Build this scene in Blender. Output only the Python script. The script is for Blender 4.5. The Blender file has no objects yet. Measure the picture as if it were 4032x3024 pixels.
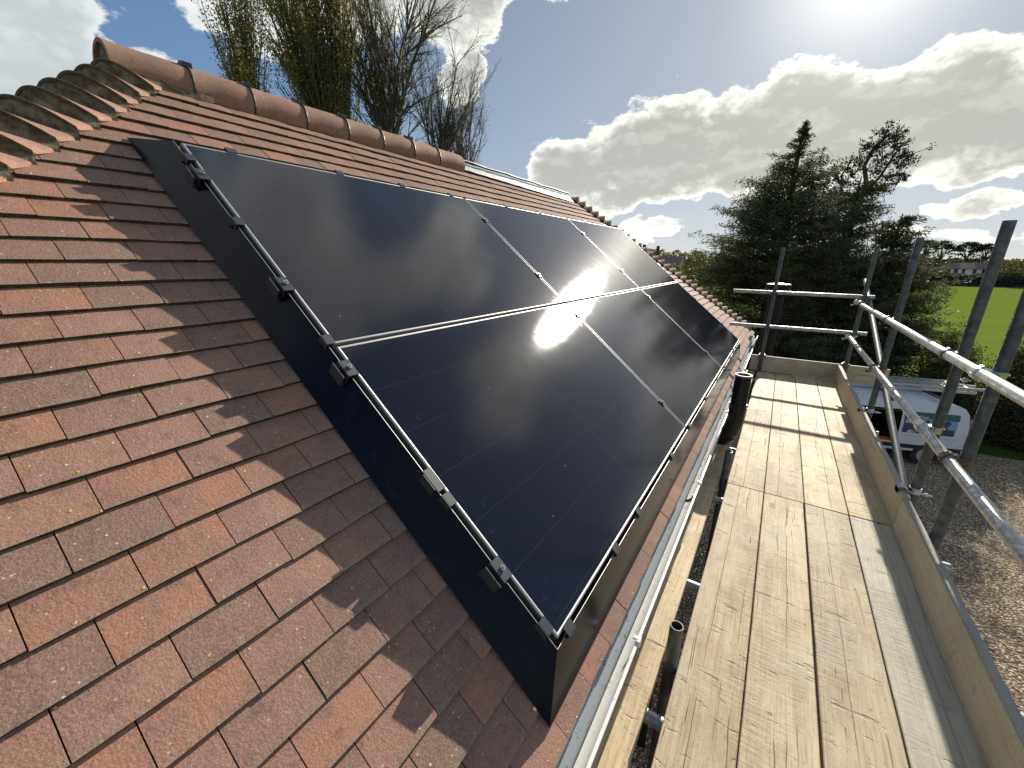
import bpy, math, random
import numpy as np
from mathutils import Vector, Matrix, noise as mnoise

rad = math.radians
random.seed(7)
rng = np.random.default_rng(7)
sc = bpy.context.scene
C = sc.collection
GZ = 5.7                      # height of the phone above the ground; measured points are relative to it

# ------------------------------------------------------------------ camera
cam_d = bpy.data.cameras.new('camera'); cam = bpy.data.objects.new('camera', cam_d); C.objects.link(cam)
cam_d.sensor_width = 36; cam_d.lens = 36 * 1563.61 / 4032
cam_d.clip_start = 0.02; cam_d.clip_end = 6000
yaw, pitch, roll = rad(-33.3728), rad(-17.3889), rad(0.3913)
fw = Vector((math.sin(yaw) * math.cos(pitch), math.cos(yaw) * math.cos(pitch), math.sin(pitch)))
r0 = Vector((math.cos(yaw), -math.sin(yaw), 0)); u0 = r0.cross(fw)
rt = r0 * math.cos(roll) + u0 * math.sin(roll); up = -r0 * math.sin(roll) + u0 * math.cos(roll)
M = Matrix((rt, up, -fw)).transposed().to_4x4()
cam.matrix_world = Matrix.Translation((0, 0, GZ)) @ M
sc.camera = cam

# ------------------------------------------------------------------ sun, exposure
SUN_EL, SUN_AZ = rad(26.3), rad(2.2)        # azimuth from +Y towards +X
sd = Vector((math.cos(SUN_EL) * math.sin(SUN_AZ), math.cos(SUN_EL) * math.cos(SUN_AZ), math.sin(SUN_EL)))
sun_d = bpy.data.lights.new('sun', 'SUN'); sun = bpy.data.objects.new('sun', sun_d); C.objects.link(sun)
sun_d.energy = 4.6; sun_d.angle = rad(0.55); sun_d.color = (1.0, 0.925, 0.79)
sun.rotation_euler = sd.to_track_quat('Z', 'Y').to_euler(); sun.location = (0, 0, 60)
sc.view_settings.view_transform = 'Standard'; sc.view_settings.look = 'None'
sc.view_settings.exposure = 0.55; sc.view_settings.gamma = 1.0
sc.render.engine = 'CYCLES'
sc.cycles.use_denoising = True
sc.cycles.max_bounces = 6; sc.cycles.diffuse_bounces = 3; sc.cycles.glossy_bounces = 3
sc.cycles.transparent_max_bounces = 8; sc.cycles.sample_clamp_indirect = 6

# ------------------------------------------------------------------ node helper
class NT:
    def __init__(s, tree): s.t = tree; s.n = tree.nodes; s.l = tree.links
    def node(s, typ, ins=None, **kw):
        n = s.n.new(typ)
        for k, v in kw.items(): setattr(n, k, v)
        for k, v in (ins or {}).items():
            i = n.inputs[k]
            if isinstance(v, bpy.types.NodeSocket): s.l.new(v, i)
            else: i.default_value = v
        return n
    def m(s, op, a, b=None, c=None, clamp=False):
        ins = {0: a}
        if b is not None: ins[1] = b
        if c is not None: ins[2] = c
        return s.node('ShaderNodeMath', ins, operation=op, use_clamp=clamp).outputs[0]
    def mix(s, f, a, b, mode='MIX'):
        n = s.n.new('ShaderNodeMix'); n.data_type = 'RGBA'; n.blend_type = mode
        for i, v in ((0, f), (6, a), (7, b)):
            if isinstance(v, bpy.types.NodeSocket): s.l.new(v, n.inputs[i])
            else: n.inputs[i].default_value = v if i == 0 else (tuple(v) + (1,))[:4]
        return n.outputs[2]
    def noise(s, vec, scale, detail=4, rough=0.5, dist=0.0, col=False):
        n = s.node('ShaderNodeTexNoise', {'Scale': scale, 'Detail': detail, 'Roughness': rough, 'Distortion': dist})
        if vec is not None: s.l.new(vec, n.inputs['Vector'])
        return n.outputs[1 if col else 0]
    def ramp(s, v, lo, hi, a=0.0, b=1.0, smooth=True):
        n = s.node('ShaderNodeMapRange', {0: v, 1: lo, 2: hi, 3: a, 4: b}, interpolation_type='SMOOTHSTEP' if smooth else 'LINEAR')
        return n.outputs[0]
    def mapping(s, vec, scale=(1, 1, 1), loc=(0, 0, 0), rot=(0, 0, 0)):
        return s.node('ShaderNodeMapping', {'Vector': vec, 'Scale': scale, 'Location': loc, 'Rotation': rot}).outputs[0]

# ------------------------------------------------------------------ sky with clouds
w = bpy.data.worlds.new('World'); sc.world = w; w.use_nodes = True
w.node_tree.nodes.clear(); T = NT(w.node_tree)
sky = T.node('ShaderNodeTexSky', sky_type='NISHITA', sun_disc=False, sun_elevation=SUN_EL, sun_rotation=SUN_AZ,
             altitude=20, air_density=1.0, dust_density=0.15, ozone_density=2.0)
tc = T.node('ShaderNodeTexCoord').outputs['Generated']
sep = T.node('ShaderNodeSeparateXYZ', {0: tc})
X_, Y_, Z_ = sep.outputs
AZ = T.m('MULTIPLY', T.m('ARCTAN2', X_, Y_), 180 / math.pi)
EL = T.m('MULTIPLY', T.m('ARCSINE', Z_), 180 / math.pi)
# cloud banks: azimuth, elevation, half widths, weight
BLOBS = [(-32, 7.6, 5.0, 1.9, 1.0), (-25.5, 10.8, 6.5, 4.4, 1.2), (-15, 12.2, 9, 5.2, 1.3), (-3, 12.8, 10, 5.4, 1.3), (8, 12.6, 10, 5.0, 1.3),
         (20, 12.2, 11, 4.9, 1.25), (36, 12, 14, 6, 1.1), (-20, 8.0, 8, 2.0, 1.0), (13, 9, 6, 2.2, 1.0),
         (13.4, 4.9, 3.4, 1.1, .92), (-17, 4.0, 5, 1.1, .80), (-23, 3.4, 3, .9, .7), (9, 2.6, 12, .7, .60),
         (-40, 28.5, 7, 6.4, 1.1), (-50, 30, 11, 6.5, 1.1), (-32, 31, 7, 4.2, 1.0), (-39.8, 20.3, 2.4, 2.8, 1.05), (-60, 26, 10, 6, .95),
         (-82, 15, 10, 8, 1.15), (-74, 14, 6, 4.0, 0.95), (-70, 17, 3, 2, .7), (-95, 22, 14, 10, 1.2),
         (-130, 35, 30, 14, .9), (140, 30, 40, 12, .9), (90, 25, 26, 9, .9), (-20, 60, 26, 9, .8), (60, 48, 20, 8, .8), (-110, 60, 30, 10, .7),
         (-10, 40, 9, 4, .9), (-30, 56, 9, 6, 1.0), (-8, 52, 7, 9, .85), (14, 36, 10, 5, .8)]
cv = T.node('ShaderNodeCombineXYZ', {0: T.m('MULTIPLY', AZ, 0.1), 1: T.m('MULTIPLY', EL, 0.16), 2: 0.0}).outputs[0]
wrp = T.node('ShaderNodeSeparateColor', {0: T.noise(cv, 1.6, 5, 0.55, 0.0, col=True)}).outputs
AZW = T.m('ADD', AZ, T.m('MULTIPLY', T.m('SUBTRACT', wrp[0], 0.5), 9.0))
ELW = T.m('ADD', EL, T.m('MULTIPLY', T.m('SUBTRACT', wrp[1], 0.5), 5.5))
tot = None
for a, e, ra, re, wt in BLOBS:
    da = T.m('DIVIDE', T.m('SUBTRACT', AZW, a), ra); de = T.m('DIVIDE', T.m('SUBTRACT', ELW, e), re)
    q = T.m('ADD', T.m('MULTIPLY', da, da), T.m('MULTIPLY', de, de))
    q = T.m('MULTIPLY', T.m('MULTIPLY', q, q), -0.7)
    b = T.m('MULTIPLY', T.m('EXPONENT', q), wt)
    tot = b if tot is None else T.m('MAXIMUM', tot, b)
n1 = T.noise(cv, 2.3, 14, 0.60, 0.0)
nlo = T.noise(cv, 2.3, 3, 0.5, 0.0)
nup = T.noise(T.mapping(cv, loc=(0, 0.16, 0)), 2.3, 4, 0.55, 0.0)
nm = T.noise(cv, 2.3, 6, 0.6, 0.0)
dens = T.m('ADD', tot, T.m('MULTIPLY', T.m('SUBTRACT', n1, 0.5), 1.7))
dlo = T.m('ADD', tot, T.m('MULTIPLY', T.m('SUBTRACT', nm, 0.5), 1.5))
soft = T.ramp(T.noise(cv, 1.1, 2, 0.5), 0.42, 0.62)
cov = T.m('MULTIPLY', T.ramp(T.m('ADD', dens, T.m('MULTIPLY', soft, 0.06)), 0.42, 0.62), 1.0)
thick = T.ramp(T.m('ADD', T.m('MULTIPLY', dlo, 0.5), T.m('MULTIPLY', dens, 0.5)), 0.50, 1.02)
lit = T.m('MULTIPLY', T.ramp(T.m('SUBTRACT', nm, nup), -0.03, 0.14), T.ramp(dlo, 0.75, 1.25, 1.0, 0.15))       # side turned to the sun above
sunv = T.node('ShaderNodeVectorMath', {0: tc, 1: tuple(sd)}, operation='DOT_PRODUCT').outputs['Value']
near = T.ramp(sunv, 0.35, 1.0, 0.0, 1.0, False)
near2 = T.m('POWER', T.m('MAXIMUM', near, 0.0), 2.5)
sr = T.node('ShaderNodeSeparateColor', {0: sky.outputs[0]}).outputs
comp = [T.m('DIVIDE', T.m('MULTIPLY', c_, g_), T.m('ADD', 1.0, T.m('DIVIDE', c_, 6.0))) for c_, g_ in zip((sr[0], sr[1], sr[2]), (1.10, 1.25, 1.52))]
skyc = T.node('ShaderNodeCombineColor', {0: comp[0], 1: comp[1], 2: comp[2]}).outputs[0]
sv0 = T.node('ShaderNodeVectorMath', {0: T.node('ShaderNodeTexCoord').outputs['Generated'], 1: tuple(sd)}, operation='DOT_PRODUCT').outputs['Value']
skyc = T.node('ShaderNodeHueSaturation', {'Saturation': T.ramp(sv0, 0.55, 0.98, 1.05, 0.52, False), 'Value': T.ramp(sv0, 0.5, 0.95, 1.0, 0.86, False), 'Color': skyc}).outputs[0]
# white sunlit cloud, brighter near the sun; grey thick body
whitec = T.mix(near, (6.8, 7.2, 7.2), (9.4, 9.3, 8.3))
greyc = T.mix(near, (4.7, 5.15, 5.3), (3.75, 3.7, 3.4))
cc = T.mix(T.m('MULTIPLY', thick, T.m('SUBTRACT', 1.0, lit)), whitec, greyc)
col = T.mix(T.m('MULTIPLY', cov, 0.97), skyc, cc)
# thin veil of haze round the sun and along the horizon
glow = T.m('ADD', T.m('MULTIPLY', T.m('POWER', T.m('MAXIMUM', sunv, 0.0), 14.0), 0.8), T.m('MULTIPLY', T.m('POWER', T.m('MAXIMUM', sunv, 0.0), 150.0), 5.5))
glow = T.m('ADD', glow, T.m('MULTIPLY', T.m('EXPONENT', T.m('MULTIPLY', T.m('MAXIMUM', EL, 0.0), -0.16)), T.m('ADD', 0.5, T.m('MULTIPLY', near, 1.2))))
gl = T.node('ShaderNodeMix', {0: 1.0, 6: col, 7: T.node('ShaderNodeMix', {0: glow, 6: (0, 0, 0, 1), 7: (1.0, 0.97, 0.86, 1)}, data_type='RGBA', clamp_factor=False).outputs[2]}, data_type='RGBA', blend_type='ADD').outputs[2]
bg = T.node('ShaderNodeBackground', {0: gl, 1: 0.085})
T.l.new(bg.outputs[0], T.node('ShaderNodeOutputWorld').inputs[0])
w.cycles.sampling_method = 'MANUAL'; w.cycles.sample_map_resolution = 512

# ------------------------------------------------------------------ materials
MATS = {}
def mat(name):
    m = bpy.data.materials.new(name); m.use_nodes = True; m.node_tree.nodes.clear()
    t = NT(m.node_tree); t.out = t.node('ShaderNodeOutputMaterial'); MATS[name] = m
    return m, t
def bsdf(t, color, rough=0.6, metal=0.0, spec=0.5, bump=None, strength=0.3, dist=0.002, **kw):
    ins = {'Base Color': color if isinstance(color, bpy.types.NodeSocket) else tuple(color) + (1,), 'Roughness': rough, 'Metallic': metal, 'Specular IOR Level': spec}
    ins.update(kw)
    if bump is not None:
        ins['Normal'] = t.node('ShaderNodeBump', {'Height': bump, 'Strength': strength, 'Distance': dist}).outputs[0]
    b = t.node('ShaderNodeBsdfPrincipled', ins)
    t.l.new(b.outputs[0], t.out.inputs[0]); return b
def objc(t): return t.node('ShaderNodeTexCoord').outputs['Object']
def attr(t, name): return t.node('ShaderNodeAttribute', attribute_name=name).outputs['Fac']
def orand(t): return t.node('ShaderNodeObjectInfo').outputs['Random']
def geop(t): return t.node('ShaderNodeNewGeometry').outputs['Position']

def make_tile(name, c1, c2, c3, lichen=1.0):
    m, t = mat(name); p = geop(t); a = attr(t, 'tint')
    sh = t.node('ShaderNodeVectorMath', {0: p, 1: t.node('ShaderNodeCombineXYZ', {0: T_mul(t, a, 37.0), 1: T_mul(t, a, 91.0), 2: 0.0}).outputs[0]}, operation='ADD').outputs[0]
    base = t.mix(t.ramp(a, 0.15, 0.75), c1, c2)
    base = t.mix(t.ramp(t.m('FRACT', t.m('MULTIPLY', a, 7.31)), 0.55, 0.95), base, c3)
    ck = t.ramp(t.noise(sh, 7.0, 2, 0.5), 0.42, 0.7)
    base = t.mix(t.m('MULTIPLY', ck, 0.65), base, c1)
    fine = t.noise(p, 210.0, 3, 0.6)
    base = t.mix(t.ramp(fine, 0.35, 0.72, 0.0, 0.30), base, (0.60, 0.40, 0.30))
    mott = t.noise(p, 26.0, 4, 0.6)
    base = t.mix(t.ramp(mott, 0.5, 0.78, 0.0, 0.42), base, (0.10, 0.065, 0.05))
    # grime along the lower edge of each tile (attribute 'edge' = 1 at the nose)
    e = attr(t, 'edge')
    gm = t.m('MULTIPLY', t.ramp(e, 0.80, 1.0), t.ramp(t.noise(p, 55.0, 3, 0.6), 0.35, 0.65))
    base = t.mix(t.m('MULTIPLY', gm, 0.42), base, (0.30, 0.27, 0.20))
    # lichen: small pale and yellow rosettes
    v = t.node('ShaderNodeTexVoronoi', {'Vector': p, 'Scale': 46.0, 'Randomness': 1.0}, feature='F1')
    pick = t.node('ShaderNodeSeparateColor', {0: v.outputs['Color']}).outputs
    dn = t.m('ADD', v.outputs['Distance'], t.m('MULTIPLY', t.m('SUBTRACT', t.noise(p, 320.0, 2, 0.7), 0.5), 0.22))
    clus = t.ramp(t.noise(p, 3.2, 2, 0.5), 0.42, 0.62)
    edgeb = t.m('MULTIPLY', t.ramp(e, 0.75, 1.0), 0.16)
    th = t.m('ADD', t.m('MULTIPLY', clus, 0.07), t.m('MULTIPLY', edgeb, t.ramp(t.noise(p, 1.7, 2), .35, .6, .25, 1.0)))
    spot = t.m('MULTIPLY', t.ramp(dn, 0.09, 0.20, 1.0, 0.0), t.m('LESS_THAN', pick[0], t.m('MULTIPLY', th, lichen * 2.4)))
    spc = t.mix(t.m('GREATER_THAN', pick[1], 0.55), (0.62, 0.56, 0.44), (0.66, 0.47, 0.07))
    base = t.mix(t.m('MULTIPLY', spot, 0.9), base, spc)
    v2 = t.node('ShaderNodeTexVoronoi', {'Vector': p, 'Scale': 95.0}, feature='F1')
    pk2 = t.node('ShaderNodeSeparateColor', {0: v2.outputs['Color']}).outputs
    s2 = t.m('MULTIPLY', t.ramp(v2.outputs['Distance'], 0.15, 0.28, 1.0, 0.0), t.m('LESS_THAN', pk2[0], 0.055))
    base = t.mix(t.m('MULTIPLY', s2, 0.7), base, (0.62, 0.50, 0.40))
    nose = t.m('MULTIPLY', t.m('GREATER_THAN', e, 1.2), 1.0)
    moss_shade = t.mix(t.ramp(t.noise(p, 60.0, 4, 0.65), 0.4, 0.6), (0.022, 0.017, 0.012), (0.075, 0.062, 0.022))
    base = t.mix(t.m('MULTIPLY', nose, 0.88), base, moss_shade)  # nose faces: moss colour darkened to paint in the shade at each lap
    h = t.m('ADD', t.m('ADD', t.m('MULTIPLY', fine, 0.8), t.m('MULTIPLY', t.noise(p, 90.0, 3, 0.6), 0.8)), t.m('MULTIPLY', spot, 1.5))
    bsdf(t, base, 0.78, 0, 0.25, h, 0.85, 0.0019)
    return m
def T_mul(t, a, b): return t.m('MULTIPLY', a, b)
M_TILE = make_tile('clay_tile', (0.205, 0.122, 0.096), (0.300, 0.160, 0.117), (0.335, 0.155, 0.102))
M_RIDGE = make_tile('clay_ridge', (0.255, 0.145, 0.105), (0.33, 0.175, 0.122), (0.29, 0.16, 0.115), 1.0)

m, t = mat('mortar'); p = geop(t)
M_MORTAR = m
c = t.mix(t.ramp(t.noise(p, 22, 5, .65), .35, .7), (0.085, 0.068, 0.045), (0.26, 0.225, 0.17))
bsdf(t, c, 0.95, 0, 0.1, t.noise(p, 90, 5, .7), 1.0, 0.006)

m, t = mat('roof_underlay'); M_FELT = m; bsdf(t, (0.035, 0.025, 0.02), 0.95)
m, t = mat('far_roof_tiles'); M_BACK = m; p = geop(t)
c = t.mix(t.noise(p, 6, 3), (0.2, 0.09, 0.06), (0.34, 0.15, 0.095)); bsdf(t, c, 0.85)

m, t = mat('lead'); M_LEAD = m; p = geop(t)
bsdf(t, t.mix(t.noise(p, 9, 4, .6), (0.33, 0.35, 0.37), (0.55, 0.57, 0.58)), 0.5, 0.3, 0.5, t.noise(p, 14, 3), .5, .01)

# solar glass
m, t = mat('solar_glass'); M_GLASS = m; o = objc(t); s_ = t.node('ShaderNodeSeparateXYZ', {0: o}).outputs
def gline(t, v, period, width):
    f = t.m('ABSOLUTE', t.m('SUBTRACT', t.m('FRACT', t.m('ADD', t.m('DIVIDE', v, period), 0.5)), 0.5))
    return t.ramp(f, width / period * 0.5, width / period * 1.0, 1.0, 0.0)
ln = gline(t, s_[1], 0.1815, 0.0022)
ln2 = t.m('MULTIPLY', gline(t, s_[0], 0.0915, 0.0012), 0.25)
mid = t.ramp(t.m('ABSOLUTE', s_[0]), 0.003, 0.0055, 1.0, 0.0)
lines = t.m('MAXIMUM', t.m('MAXIMUM', ln, t.m('MULTIPLY', mid, 0.9)), ln2)
c = t.mix(t.m('MULTIPLY', lines, 0.24), (0.0042, 0.0058, 0.0145), (0.05, 0.055, 0.065))
wp = t.node('ShaderNodeVectorMath', {0: geop(t), 1: t.node('ShaderNodeTexNoise', {'Scale': 7.0, 'Detail': 3.0}).outputs[1]}, operation='ADD').outputs[0]
sm = t.noise(wp, 9.0, 6, 0.62, 1.8)
edge = t.ramp(t.m('MINIMUM', t.m('SUBTRACT', 0.88, t.m('ABSOLUTE', s_[0])), t.m('SUBTRACT', 0.571, t.m('ABSOLUTE', s_[1]))), 0.02, 0.26, 1.0, 0.22)
smud = t.m('MULTIPLY', t.m('MULTIPLY', t.ramp(sm, 0.60, 0.72), t.ramp(t.noise(wp, 34, 4, .7, 2.0), .40, .72)), edge)
dust = t.node('ShaderNodeTexVoronoi', {'Vector': geop(t), 'Scale': 26.0}, feature='F1')
dk = t.node('ShaderNodeSeparateColor', {0: dust.outputs['Color']}).outputs[0]
dsp = t.m('MULTIPLY', t.ramp(dust.outputs['Distance'], 0.03, 0.075, 1.0, 0.0), t.m('LESS_THAN', dk, 0.05))
c = t.mix(t.m('MULTIPLY', smud, 0.30), c, (0.20, 0.23, 0.30))
c = t.mix(t.m('MULTIPLY', dsp, 0.8), c, (0.45, 0.45, 0.45))
gn = t.node('ShaderNodeBump', {'Height': t.m('ADD', t.m('MULTIPLY', t.noise(geop(t), 2.6, 2, .5), 6.0), t.m('MULTIPLY', t.noise(geop(t), 520, 3, .7), .05)), 'Strength': .14, 'Distance': .002}).outputs[0]
df = t.node('ShaderNodeBsdfDiffuse', {'Color': c})
gs = t.node('ShaderNodeBsdfAnisotropic', {'Color': (1, 1, 1, 1), 'Roughness': t.m('ADD', 0.15, t.m('MULTIPLY', smud, 0.10)), 'Normal': gn}, distribution='BECKMANN')
fr_ = t.node('ShaderNodeFresnel', {'IOR': 1.47}).outputs[0]
gs2 = t.node('ShaderNodeBsdfAnisotropic', {'Color': (1, 1, 1, 1), 'Roughness': 0.26, 'Normal': gn}, distribution='GGX')
gmx = t.node('ShaderNodeMixShader', {0: .022, 1: gs.outputs[0], 2: gs2.outputs[0]})
t.l.new(t.node('ShaderNodeMixShader', {0: fr_, 1: df.outputs[0], 2: gmx.outputs[0]}).outputs[0], t.out.inputs[0])

m, t = mat('black_frame'); M_FRAME = m
bsdf(t, (0.40, 0.40, 0.40), 0.50, 0.9, 0.5)
m, t = mat('clamp_metal'); M_CLAMP = m; bsdf(t, (0.085, 0.09, 0.095), 0.42, 0.6, 0.5)
m, t = mat('skirt_metal'); M_SKIRT = m; p = geop(t)
sc_ = t.ramp(t.noise(t.mapping(p, scale=(1, 1, 1)), 5.0, 6, .65, 1.2), .60, .76)
bsdf(t, t.mix(t.m('MULTIPLY', sc_, 0.12), (0.0035, 0.0045, 0.011), (0.08, 0.09, 0.12)), t.m('ADD', 0.17, t.m('MULTIPLY', sc_, .12)), 0.0, 0.14)
m, t = mat('steel_bolt'); M_BOLT = m; bsdf(t, (0.55, 0.55, 0.54), 0.28, 1.0)
m, t = mat('cable_black'); M_BLACK = m; bsdf(t, (0.010, 0.010, 0.011), 0.30, 0, 0.35)
m, t = mat('flue_black'); M_FLUE = m; bsdf(t, (0.012, 0.012, 0.012), 0.6, 0, 0.2)
m, t = mat('rim_black'); M_RIM = m; bsdf(t, (0.15, 0.15, 0.16), 0.3, 0, 0.5)

# scaffold timber
m, t = mat('scaffold_timber'); M_WOOD = m; o = objc(t); r = orand(t)
off = t.node('ShaderNodeCombineXYZ', {0: T_mul(t, r, 13.0), 1: T_mul(t, r, 47.0), 2: T_mul(t, r, 5.0)}).outputs[0]
q = t.node('ShaderNodeVectorMath', {0: o, 1: off}, operation='ADD').outputs[0]
warp = t.noise(t.mapping(q, scale=(2.5, .8, 2.5)), 1.5, 3, .5, col=True)
wv = t.node('ShaderNodeVectorMath', {0: q, 1: t.node('ShaderNodeVectorMath', {0: warp, 1: (0.07, 0.0, 0.07)}, operation='MULTIPLY').outputs[0]}, operation='ADD').outputs[0]
gr = t.noise(t.mapping(wv, scale=(150, 2.2, 150)), 1.0, 5, .68)
gr2 = t.noise(t.mapping(wv, scale=(22, .7, 22)), 1.0, 5, .62)
crack = t.ramp(t.noise(t.mapping(wv, scale=(85, .55, 85)), 1.0, 3, .55), .665, .70)
ox = t.node('ShaderNodeSeparateXYZ', {0: o}).outputs[0]
lx = t.m('SUBTRACT', ox, t.m('ADD', t.m('MULTIPLY', t.m('SUBTRACT', r, .5), .07), t.m('MULTIPLY', t.m('SUBTRACT', t.noise(t.mapping(q, scale=(.1, 2.2, .1)), 1.0, 4, .6), .5), .022)))
split = t.ramp(t.m('ABSOLUTE', lx), .0006, .0016, 1.0, 0.0)
split = t.m('MULTIPLY', split, t.ramp(t.noise(t.mapping(q, scale=(.1, 1.4, .1)), 1.3, 2), .40, .50))
saw = t.noise(t.mapping(q, scale=(9, 70, 9), rot=(0, 0, .25)), 1.0, 5, .7)
sawm = t.ramp(t.noise(t.mapping(q, scale=(4, 1.6, 4)), 1.0, 3, .6), .42, .62)
dent = t.ramp(t.noise(t.mapping(q, scale=(7, 26, 7), rot=(0, 0, .3)), 1.0, 4, .65), .60, .70)
blot = t.noise(t.mapping(q, scale=(1, .6, 1)), 7.0, 7, .70)
pit = t.noise(t.mapping(q, scale=(1, .5, 1)), 85.0, 4, .7)
c = t.mix(gr2, (0.52, 0.405, 0.240), (0.77, 0.635, 0.42))
c = t.mix(t.ramp(gr, .42, .68, 0, .55), c, (0.31, 0.215, 0.115))
c = t.mix(t.ramp(blot, .46, .66, 0, .50), c, (0.36, 0.26, 0.15))
c = t.mix(t.ramp(t.noise(q, 2.3, 4, .6), .50, .68, 0, .55), c, (0.62, 0.54, 0.40))
c = t.mix(t.m('MULTIPLY', t.ramp(t.noise(q, 1.9, 5, .65), .58, .70), .5), c, (0.42, 0.25, 0.12))
c = t.mix(t.m('MULTIPLY', t.m('MULTIPLY', saw, sawm), .45), c, (0.24, 0.18, 0.12))
c = t.mix(t.m('MULTIPLY', dent, .55), c, (0.17, 0.125, 0.08))
c = t.mix(t.m('MULTIPLY', crack, .8), c, (0.08, 0.055, 0.035))
c = t.mix(t.m('MULTIPLY', split, .75), c, (0.10, 0.07, 0.045))
c = t.mix(t.ramp(pit, .60, .70, 0, .75), c, (0.12, 0.085, 0.055))
kv = t.node('ShaderNodeTexVoronoi', {'Vector': t.mapping(q, scale=(1, .55, 1)), 'Scale': 2.6}, feature='F1')
kd = t.m('ADD', kv.outputs['Distance'], t.m('MULTIPLY', t.m('SUBTRACT', t.noise(q, 60.0, 3), .5), .03))
kn = t.ramp(kd, 0.03, 0.075, 1.0, 0.0)
c = t.mix(t.m('MULTIPLY', kn, .7), c, (0.15, 0.10, 0.06))
grey = t.node('ShaderNodeAttribute', attribute_name='weather', attribute_type='OBJECT').outputs['Fac']
c = t.mix(t.m('MULTIPLY', grey, .75), c, t.mix(gr, (0.50, 0.50, 0.47), (0.24, 0.235, 0.21)))
# darker grey top edge on boards that stand on edge
tz = t.m('MULTIPLY', t.m('GREATER_THAN', t.node('ShaderNodeSeparateXYZ', {0: o}).outputs[2], .15), t.m('GREATER_THAN', t.node('ShaderNodeSeparateXYZ', {0: t.node('ShaderNodeNewGeometry').outputs['Normal']}).outputs[2], .3))
c = t.mix(t.m('MULTIPLY', tz, .7), c, (0.23, 0.23, 0.20))
dmp = t.ramp(r, 0.0, 1.0, .84, 1.06, False)
c = t.node('ShaderNodeMix', {0: 1.0, 6: c, 7: t.node('ShaderNodeCombineColor', {0: dmp, 1: dmp, 2: dmp}).outputs[0]}, data_type='RGBA', blend_type='MULTIPLY').outputs[2]
h = t.m('ADD', t.m('MULTIPLY', gr, .8), t.m('MULTIPLY', t.m('MULTIPLY', saw, sawm), 1.6))
h = t.m('SUBTRACT', h, t.m('ADD', t.m('MULTIPLY', crack, .9), t.m('MULTIPLY', split, 1.5))); h = t.m('ADD', h, t.m('MULTIPLY', blot, 1.4)); h = t.m('SUBTRACT', h, t.m('MULTIPLY', dent, 1.0))
bsdf(t, c, 0.66, 0, 0.35, h, 0.6, 0.005)

m, t = mat('galvanised_tube'); M_TUBE = m; o = geop(t)
n = t.noise(o, 28, 5, .65); n2 = t.noise(o, 5, 4, .6)
c = t.mix(t.ramp(n, .35, .7), (0.30, 0.315, 0.315), (0.56, 0.57, 0.55))
c = t.mix(t.ramp(n2, .55, .72, 0, .55), c, (0.22, 0.21, 0.19))
c = t.mix(t.m('MULTIPLY', t.ramp(t.noise(o, 11, 5, .7), .68, .76), .6), c, (0.28, 0.15, 0.08))
bsdf(t, c, t.ramp(n, .3, .7, .5, .33), 0.62, 0.5, n, .25, .001)
m, t = mat('dull_tube'); M_TUBE2 = m; o = geop(t)
n = t.noise(o, 24, 5, .65)
c = t.mix(t.ramp(n, .35, .7), (0.075, 0.083, 0.088), (0.15, 0.16, 0.162))
bsdf(t, c, .48, 0.45, 0.4, n, .3, .001)
m, t = mat('rusty_coupler'); M_RUST = m; o = geop(t)
c = t.mix(t.ramp(t.noise(o, 60, 4, .6), .4, .6), (0.10, 0.055, 0.04), (0.20, 0.14, 0.11))
bsdf(t, c, .6, .5, .4, t.noise(o, 80, 4), .5, .002)
m, t = mat('plated_coupler'); M_PLATE = m; o = geop(t)
bsdf(t, t.mix(t.noise(o, 40, 3), (0.42, 0.43, 0.42), (0.62, 0.62, 0.58)), .32, .85, .5)

m, t = mat('white_upvc'); M_GUTTER = m; o = geop(t)
n = t.noise(o, 30, 5, .65)
c = t.mix(t.ramp(n, .55, .72, 0, .75), (0.82, 0.82, 0.79), (0.25, 0.24, 0.17))
bsdf(t, c, .38, 0, .5)
m, t = mat('grey_membrane'); M_GREY = m; o = geop(t)
c = t.mix(t.ramp(t.noise(o, 45, 4, .7), .58, .68), (0.36, 0.39, 0.40), (0.12, 0.12, 0.09)); bsdf(t, c, .7, 0, .3)
m, t = mat('moss'); M_MOSS = m; o = geop(t)
bsdf(t, t.mix(t.noise(o, 90, 3), (0.08, 0.085, 0.03), (0.24, 0.23, 0.13)), .9, 0, .3, t.noise(o, 300, 3), .8, .003)

M_ZINC = bpy.data.materials.new('zinc_plate'); MATS['z'] = M_ZINC; M_ZINC.use_nodes = True; M_ZINC.node_tree.nodes.clear(); t = NT(M_ZINC.node_tree); t.out = t.node('ShaderNodeOutputMaterial'); bsdf(t, (0.62, 0.64, 0.62), .38, .35)
# brick wall
m, t = mat('brick'); M_BRICK = m; o = geop(t)
bv = t.node('ShaderNodeCombineXYZ', {0: t.m('ADD', t.node('ShaderNodeSeparateXYZ', {0: o}).outputs[1], t.node('ShaderNodeSeparateXYZ', {0: o}).outputs[0]), 1: t.node('ShaderNodeSeparateXYZ', {0: o}).outputs[2], 2: 0.0}).outputs[0]
br = t.node('ShaderNodeTexBrick', {'Vector': bv, 'Color1': (0.25, 0.11, 0.07, 1), 'Color2': (0.33, 0.16, 0.10, 1), 'Mortar': (0.42, 0.38, 0.32, 1), 'Scale': 1.0, 'Mortar Size': .006, 'Brick Width': .225, 'Row Height': .075})
bsdf(t, br.outputs[0], .85)

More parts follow.
